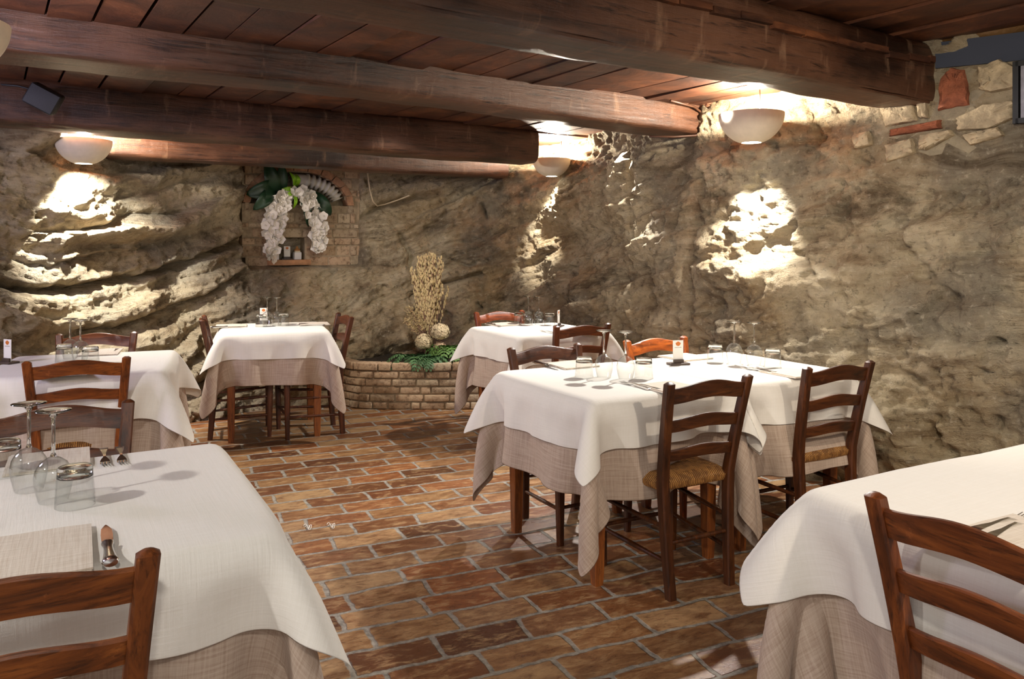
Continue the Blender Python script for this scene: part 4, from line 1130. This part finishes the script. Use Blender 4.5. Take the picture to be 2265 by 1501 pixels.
sx0, szt = nuv(606, 528); sx1, szb = nuv(678, 573)
def opening(u, z):
    if z >= za and ((u - ua) / urx) ** 2 + ((z - za) / urz) ** 2 < 1: return True
    return sx0 < u < sx1 and szb < z < szt
def ringzone(u, z): return z >= za - .02 and .9 < ((u - ua) / (urx + .075)) ** 2 + ((z - za) / (urz + .075)) ** 2 and ((u - ua) / (urx + .075)) ** 2 + ((z - za) / (urz + .075)) ** 2 < 1.0
nb = MB(); ids = []; nm = MB()
def nbox(mb, u0, u1, z0, z1, y0, y1, jit=.0, idl=None):
    f0 = len(mb.f); mb.box(npos((u0 + u1) / 2, (z0 + z1) / 2, (y0 + y1) / 2 + random.uniform(-jit, jit)), (u1 - u0, y1 - y0, z1 - z0), rz=NROT + random.uniform(-jit, jit) * 2, bev=.006 if idl is not None else 0)
    if idl is not None: idl.extend([random.random()] * (len(mb.f) - f0))
def edge_in(u, z):
    """inside the ragged outline of the masonry patch"""
    j = .07 * float(pnoise(u * 6, z * 6, 77.)) + .03 * float(pnoise(u * 15, z * 15, 17.))
    return min(u - U0, U1 - u, (z - ZB) * 1.0, ZT + .05 - z) + j > -.005
rows = []; z = ZB
while z < ZT + .02: h = random.choice([.036, .042, .05, .058, .075, .09]); rows.append((z, h)); z += h + .012
for (z, h) in rows:
    zc = z + h / 2; u = U0 + random.uniform(-.10, .10); ue = U1 + random.uniform(-.10, .06)
    while u < ue:
        L = random.uniform(.10, .27) if random.random() < .75 else random.uniform(.05, .09)
        u1 = min(u + L, ue)
        # shrink to stay clear of the openings
        n_ = 12; ok = [q for q in np.linspace(u, u1, n_) if edge_in(q, zc) and not opening(q, zc) and not opening(q, z + h) and not opening(q, z)]
        if len(ok) > 3: nbox(nb, min(ok), max(ok), z, z + h, -.10, .0, .010, ids)
        u = u1 + .010
for i in range(int((U1 - U0) / .03)):
    u = U0 + .03 * i
    for jz in range(int((ZT - ZB) / .03) + 1):
        z = ZB + .03 * jz
        if edge_in(u + .015, z + .015) and not opening(u + .015, z + .015): nbox(nm, u, u + .031, z, z + .031, -.13, -.010)
r = thing('brick_niche', 'brick-lined niche with a low arch and a small shelf hole in the back wall', 'niche', NC)
def rel(o): o.location = -Vector(r.location); return o
o = nb.build('brickwork', M['brick'], r, auto=45); with_face_uv(o, ids); rel(o)
rel(nm.build('mortar_bed', M['mortar'], r))
ar = MB(); ids = []
for k in range(11):
    a0, a1 = PI * k / 11 + .012, PI * (k + 1) / 11 - .012; vs = []; f0 = len(ar.f)
    for off in (-.10, .018):
        for (aa, g) in ((a0, .0), (a1, .0), (a1, .062), (a0, .062)): vs.append(npos(ua + (urx + g) * math.cos(aa), za + (urz + g) * math.sin(aa), off))
    ar.add(vs, [(0, 3, 2, 1), (4, 5, 6, 7), (0, 1, 5, 4), (1, 2, 6, 5), (2, 3, 7, 6), (3, 0, 4, 7)]); ids += [.3 + .2 * random.random()] * 6
o = ar.build('arch', plain('arch_brick', hexc('#a57b5c'), .9, noise=.3, nscale=20, bump=.01), r); rel(o)
sl = MB(); sl.box(npos((sx0 + sx1) / 2 - .02, szb - .028, -.02), (sx1 - sx0 + .08, .17, .05), rz=NROT, bev=.006)
rel(sl.build('sill_brick', plain('sill_brick', hexc('#a67a55'), .85, noise=.25, nscale=20, bump=.01), r, auto=45))
rb = MB(); pts = []; rad = []
for k in range(64):
    a = PI * (.55 - .47 * k / 63); pts.append(npos(ua + (urx - .075) * math.cos(a), za + (urz - .075) * math.sin(a), -.05)); rad.append(.052 + .012 * (1 if (k // 3) % 2 else -1) * (k > 14))
rel(rb.tube(pts, rad, 18).build('ribbed_lining', plain('ribbed_white', hexc('#cdc6b8'), .7, noise=.1), r, smooth=True))

# things in the shelf hole
def in_hole(px, off): p = on_niche(px, 573, off); p.z = szb - .003; return p
bt = thing('jar', 'small white square jar with wooden lid in the niche hole', 'jar', in_hole(657, -.03), NROT)
MB().box((0, 0, .034), (.066, .06, .068), bev=.005).build('body', plain('white_ceramic', hexc('#d8d5d0'), .4), bt, auto=40)
MB().box((0, 0, .074), (.05, .046, .014), bev=.003).build('collar', plain('cream_paint', hexc('#cfc3a4'), .5), bt, auto=40)
MB().lathe([(.026, .08), (.027, .092), (.016, .102), (.010, .112), (.006, .122), (.0005, .124)], 20).build('lid', plain('light_wood', hexc('#a9743f'), .6, noise=.2), bt, auto=40)
c_ = card_stand(in_hole(635, -.05), NROT - .15, 'menu card stand standing in the brick niche hole'); c_['group'] = 'small menu card stands'
bx = MB().box((0, 0, .045), (.03, .05, .09), bev=.003).build('box', M['paper'], loc=in_hole(612, -.02), rz=NROT, auto=40); tag(bx, 'pale narrow box half hidden by the white blossoms in the niche hole', 'box')

# ------------------------------------------------------------------ orchids hanging from the niche
leaf_m = plain('orchid_leaf', hexc('#1f3a24'), .38, noise=.3, nscale=9)
lime_m = plain('lime_leaf', hexc('#7fae1e'), .5, noise=.25, nscale=30)
pet_m = plain('white_petal', hexc('#f0e9dc'), .65, noise=.05)
orr = thing('white_orchid', 'white orchid with dark leaves and two hanging blossom sprays in the brick niche', 'plant', npos(ua, za, .0))
def orel(o): o.location = -Vector(orr.location); return o
def leaf(a, b, wid, bow, mat, name='leaf', par=None, side=None):
    A, B = on_niche(a[0], a[1], .03), on_niche(b[0], b[1], .09); n_ = 12; pts = []; ws = []
    for i in range(n_ + 1):
        t = i / n_; pts.append(A.lerp(B, t) + NN * bow * math.sin(PI * t)); ws.append(wid * (math.sin(PI * min(1, .12 + .88 * t) ** .9) ** .65 + .02) if i < n_ else .002)
    sd = (B - A).cross(NN) + NN * .0; o = MB().ribbon(pts, ws, sd, cup=-.25).build(name, mat, orr, smooth=True)
    o.modifiers.new('thick', 'SOLIDIFY').thickness = .003; return orel(o)
for a, b, wd, bw in [((606, 432), (588, 358), .070, .05), ((616, 430), (624, 362), .055, .03), ((612, 414), (545, 430), .078, .06), ((600, 420), (560, 464), .058, .08),
                     ((662, 412), (682, 502), .045, .07), ((684, 428), (732, 476), .064, .06)]: leaf(a, b, wd, bw, leaf_m)
for a, b, wd, bw in [((650, 418), (640, 380), .018, .08), ((652, 415), (652, 384), .018, .1), ((645, 420), (622, 418), .02, .08), ((646, 425), (648, 462), .016, .09), ((640, 425), (630, 432), .02, .1)]: leaf(a, b, wd, bw, lime_m, 'light_green_leaf')
def spray(path, rad, n_):
    P = [on_niche(px, py, off) for (px, py, off) in path]
    o = orel(MB().tube(P, .003, 6).build('flower_stem', lime_m, orr, smooth=True))
    mb = MB()
    for i in range(n_):
        t = (i + random.random()) / n_ * (len(P) - 1); k_ = min(int(t), len(P) - 2); c = P[k_].lerp(P[k_ + 1], t - k_)
        rr = rad[k_] + (rad[min(k_ + 1, len(rad) - 1)] - rad[k_]) * (t - k_)
        c = c + NT * random.uniform(-1, 1) * rr + Vector((0, 0, random.uniform(-.03, .03))) + NN * random.uniform(.0, .06)
        nd = (NN + NT * random.uniform(-.8, .8) + Vector((0, 0, random.uniform(-.5, .4)))).normalized(); q = nd.to_track_quat('Z', 'Y').to_matrix() @ Matrix.Rotation(random.uniform(0, 6), 3, 'Z')
        s = random.uniform(.032, .046)
        for p5 in range(5):
            a = 2 * PI * p5 / 5; d = Vector((math.cos(a), math.sin(a), 0)); pts = [c + q @ (d * s * x + Vector((0, 0, .3 * s * x * x - .02 * s))) for x in (.05, .35, .7, 1.0)]
            mb.ribbon(pts, [s * .12, s * .5, s * .52, s * .14], q @ Vector((-math.sin(a), math.cos(a), 0)), cup=.2)
        mb.ico(c + q @ Vector((0, 0, .25 * s)), s * .22, 1)
    mb.build('blossom_spray', pet_m, o, smooth=True)
spray([(640, 425, .05), (622, 440, .10), (612, 465, .11), (602, 500, .11), (603, 530, .10), (597, 568, .08)], [.03, .06, .085, .08, .07, .035], 120)
spray([(660, 425, .05), (676, 435, .10), (688, 465, .10), (702, 500, .11), (705, 525, .10), (700, 552, .08)], [.03, .055, .075, .075, .06, .03], 100)

# ------------------------------------------------------------------ brick planter with dried flowers and ferns
path = [(-1.62, 7.12), (-1.46, 6.82), (-1.30, 6.66), (-1.05, 6.61), (-.6, 6.60), (-.1, 6.64), (.35, 6.76), (.62, 7.0)]
pc = catmull(np.array(path), 20); pl_ = np.concatenate([[0], np.cumsum(np.linalg.norm(np.diff(pc, axis=0), axis=1))])
def pp(s): return Vector((np.interp(s, pl_, pc[:, 0]), np.interp(s, pl_, pc[:, 1]), 0))
pb = MB(); ids = []; pm = MB(); LT = pl_[-1]
for row in range(6):
    z0 = row * .064 + .004; h = .053 if row < 5 else .062; s = random.uniform(-.1, 0)
    while s < LT:
        L = random.uniform(.17, .24) if random.random() < .8 else random.uniform(.08, .13); m_ = max(0, min(LT, s + L / 2)); d = (pp(min(LT, m_ + .02)) - pp(max(0, m_ - .02))).normalized()
        c = pp(m_) + Vector((d.y, -d.x, 0)) * (-.055 + random.uniform(-.006, .008) + (.012 if row == 5 else 0)) + Vector((0, 0, z0 + h / 2))
        f0 = len(pb.f); pb.box(c, (L - .012, .11, h), rz=math.atan2(d.y, d.x) + random.uniform(-.02, .02), bev=.008); ids += [random.random()] * (len(pb.f) - f0); s += L
for i in range(60):
    s0, s1 = LT * i / 60, LT * (i + 1) / 60; a, b = pp(s0), pp(s1); d = (b - a).normalized(); c = (a + b) / 2 - Vector((d.y, -d.x, 0)) * .06
    pm.box(c + Vector((0, 0, .185)), ((b - a).length + .004, .085, .37), rz=math.atan2(d.y, d.x))
plr = thing('planter', 'curved low brick planter against the back rock wall', 'planter', (pp(LT / 2).x, pp(LT / 2).y, 0))
def prel(o): o.location = -Vector(plr.location); return o
o = pb.build('brickwork', M['brick'], plr, auto=45); with_face_uv(o, ids); prel(o); prel(pm.build('mortar_bed', M['mortar'], plr))
so = MB(); n_ = len(pc[::6]); fr = [Vector((p[0], p[1], .35)) for p in pc[::6]]; bk = [Vector((p.x * .8 - .1, p.y + 1.0, .40)) for p in fr]
so.add(fr + bk, [(i, i + 1, n_ + i + 1, n_ + i) for i in range(n_ - 1)]); prel(so.build('soil', plain('dark_soil', hexc('#2e2519'), .95, noise=.4, nscale=40, bump=.02), plr))

dry = plain('dried_grass', hexc('#c4ae80'), .9, noise=.3, nscale=40); dryp = plain('dried_stalk', hexc('#8a6a55'), .9, noise=.3, nscale=40)
PZ = .38
def pl_at(px, py, d): return at(px, py, d=d)
db = thing('dried_grass_bundle', 'tall bundle of dried grass and stalks standing in the brick planter', 'dried plant', pl_at(950, 770, 6.95)); db.location.z = PZ
R_ = random.Random(5)
st_b, hd_b = MB(), MB()
for i in range(120):
    a = R_.uniform(0, 6.28); r0 = R_.uniform(0, .03); tx = R_.gauss(-.01, .06); hgt = R_.uniform(.45, .92); ty = R_.gauss(0, .04)
    p0 = Vector((math.cos(a) * r0, math.sin(a) * r0, -.02)); p2 = Vector((tx * 1.0, ty, hgt)); p1 = p0.lerp(p2, .5) + Vector((R_.uniform(-.01, .01), 0, 0))
    st_b.tube([p0, p1, p2], [.0055, .005, .003], 5)
    for k in range(24):
        t = 1 - .02 * k * R_.uniform(.6, 1.3); c = p1.lerp(p2, max(0, 2 * t - 1)) if t > .5 else p0.lerp(p1, 2 * t)
        hd_b.ico(c + Vector((R_.uniform(-.012, .012), R_.uniform(-.012, .012), 0)), R_.uniform(.006, .010), 1, (1, 1, 2.2))
st_b.build('stalks', dryp, db, smooth=True); hd_b.build('seed_heads', dry, db)
th = thing('dried_thistle_spray', 'dried thistle spray leaning left beside the tall grass bundle', 'dried plant', (db.location.x - .02, db.location.y - .06, PZ))
tb_, hb_ = MB(), MB()
for i in range(16):
    ex = R_.uniform(-.26, -.06); ez = R_.uniform(.28, .46); p0 = Vector((0, 0, 0)); p1 = Vector((ex * .35, R_.uniform(-.05, .02), ez * .6)); p2 = Vector((ex, R_.uniform(-.1, .05), ez)); tb_.tube([p0, p1, p2], [.004, .003, .002], 5)
    for k in range(26):
        c = p1.lerp(p2, R_.uniform(.1, 1)); d = Vector((R_.uniform(-1, 1), R_.uniform(-1, 1), R_.uniform(-.2, 1))) * .03; hb_.tube([c, c + d * .5, c + d], [.0035, .003, .001], 4)
tb_.build('stem', dryp, th, smooth=True); hb_.build('spikes', dry, th)
def hydrangea(px, py, rad, label, col):
    p = pl_at(px, py, 6.78); r = thing('dried_hydrangea', label, 'dried flower', (p.x, p.y, PZ), 0, 'dried hydrangea heads in the planter'); h = p.z - PZ
    MB().tube([(0, .03, -.02), (.01, .015, h * .5), (0, 0, h)], .005, 6).build('stem', dryp, r, smooth=True)
    mb = MB(); rr = random.Random(int(px))
    for i in range(150):
        z = rr.uniform(-.75, 1); a = rr.uniform(0, 6.283); q = math.sqrt(1 - z * z); d = Vector((q * math.cos(a), q * math.sin(a), z * .85)); c = d * rad * rr.uniform(.86, 1.02) + Vector((0, 0, h))
        Q = d.to_track_quat('Z', 'Y').to_matrix() @ Matrix.Rotation(rr.uniform(0, 3), 3, 'Z'); s = rad * .24
        for p4 in range(4):
            aa = PI / 2 * p4; e = Vector((math.cos(aa), math.sin(aa), 0)); mb.ribbon([c, c + Q @ (e * s * .5 + Vector((0, 0, s * .15))), c + Q @ (e * s)], [s * .1, s * .42, s * .12], Q @ Vector((-math.sin(aa), math.cos(aa), 0)))
    mb.ico((0, 0, h), rad * .84, 2)
    mb.build('flower_head', col, r)
hc = plain('hydrangea_cream', hexc('#c9b793'), .85, noise=.25, nscale=60); hc2 = plain('hydrangea_tan', hexc('#a98f74'), .85, noise=.3, nscale=60)
hydrangea(973, 733, .082, 'upper dried cream hydrangea head, right of the grass bundle', hc); hydrangea(938, 755, .078, 'left dried cream hydrangea head above the fern fronds', hc); hydrangea(972, 768, .058, 'small tan hydrangea head below the two cream ones', hc2)
fern_m = plain('fern_green', hexc('#42623a'), .6, noise=.4, nscale=20); fern2 = plain('fern_bright', hexc('#5c7f3c'), .6, noise=.35, nscale=20)
def fern(px, label, nfr, spread, mat, d0=6.72, lean=0.0, up=.16):
    p = pl_at(px, 780, d0); r = thing('fern', label, 'fern', (p.x, p.y, PZ - .01), 0, 'ferns in the brick planter'); rr = random.Random(int(px))
    for i in range(nfr):
        a = -PI * (i + .5) / nfr + rr.uniform(-.15, .15); L = spread * rr.uniform(.75, 1.1); d = Vector((math.cos(a) + lean, math.sin(a) * .75, 0)); mb = MB(); sp_ = []
        for k in range(13):
            t = k / 12; sp_.append(d * L * t + Vector((0, 0, up * math.sin(PI * t * .85) * rr.uniform(.97, 1.03) - .07 * t * t)))
        mb.tube(sp_, .0022, 4)
        for k in range(1, 13):
            t = k / 12; tan = (sp_[k] - sp_[k - 1]).normalized(); sd = tan.cross(Vector((0, 0, 1))).normalized(); w_ = .06 * (math.sin(PI * (t * .9 + .08)) ** .8)
            for s in (-1, 1): b = sp_[k]; e = b + sd * s * w_ + tan * w_ * .5 + Vector((0, 0, -.012)); mb.ribbon([b, b.lerp(e, .5) + Vector((0, 0, .006)), e], [.006, .010, .002], tan)
        mb.build('frond', mat, r)
fern(915, 'dark green fern spilling over the planter left of the dried flowers', 11, .27, fern_m, 6.76, up=.09)
fern(950, 'fern hanging over the planter brick below the hydrangea heads', 10, .20, fern_m, 6.70, up=.08)
fern(988, 'brighter green fern at the right end of the planter behind the far table', 11, .24, fern2, 6.82, up=.16)
# thread scraps on the floor
tw = plain('white_thread', hexc('#d9d2c6'), .8)
for (px, py, lab) in ((683, 1166, 'curly white thread scrap on the brick floor, left one'), (735, 1163, 'curly white thread scrap on the brick floor, right one')):
    c = at(px, py, .004); pts = [c + Vector((.055 * math.cos(t * 1.1) * (t / 9 - .4), .05 * math.sin(t * 1.7) * (.4 + t / 20), .001 + .0015 * abs(math.sin(t)))) for t in np.linspace(0, 9, 40)]
    tag(MB().tube(pts, .0016, 5).build('thread', tw, smooth=True), lab, 'thread', 'thread scraps on the floor')
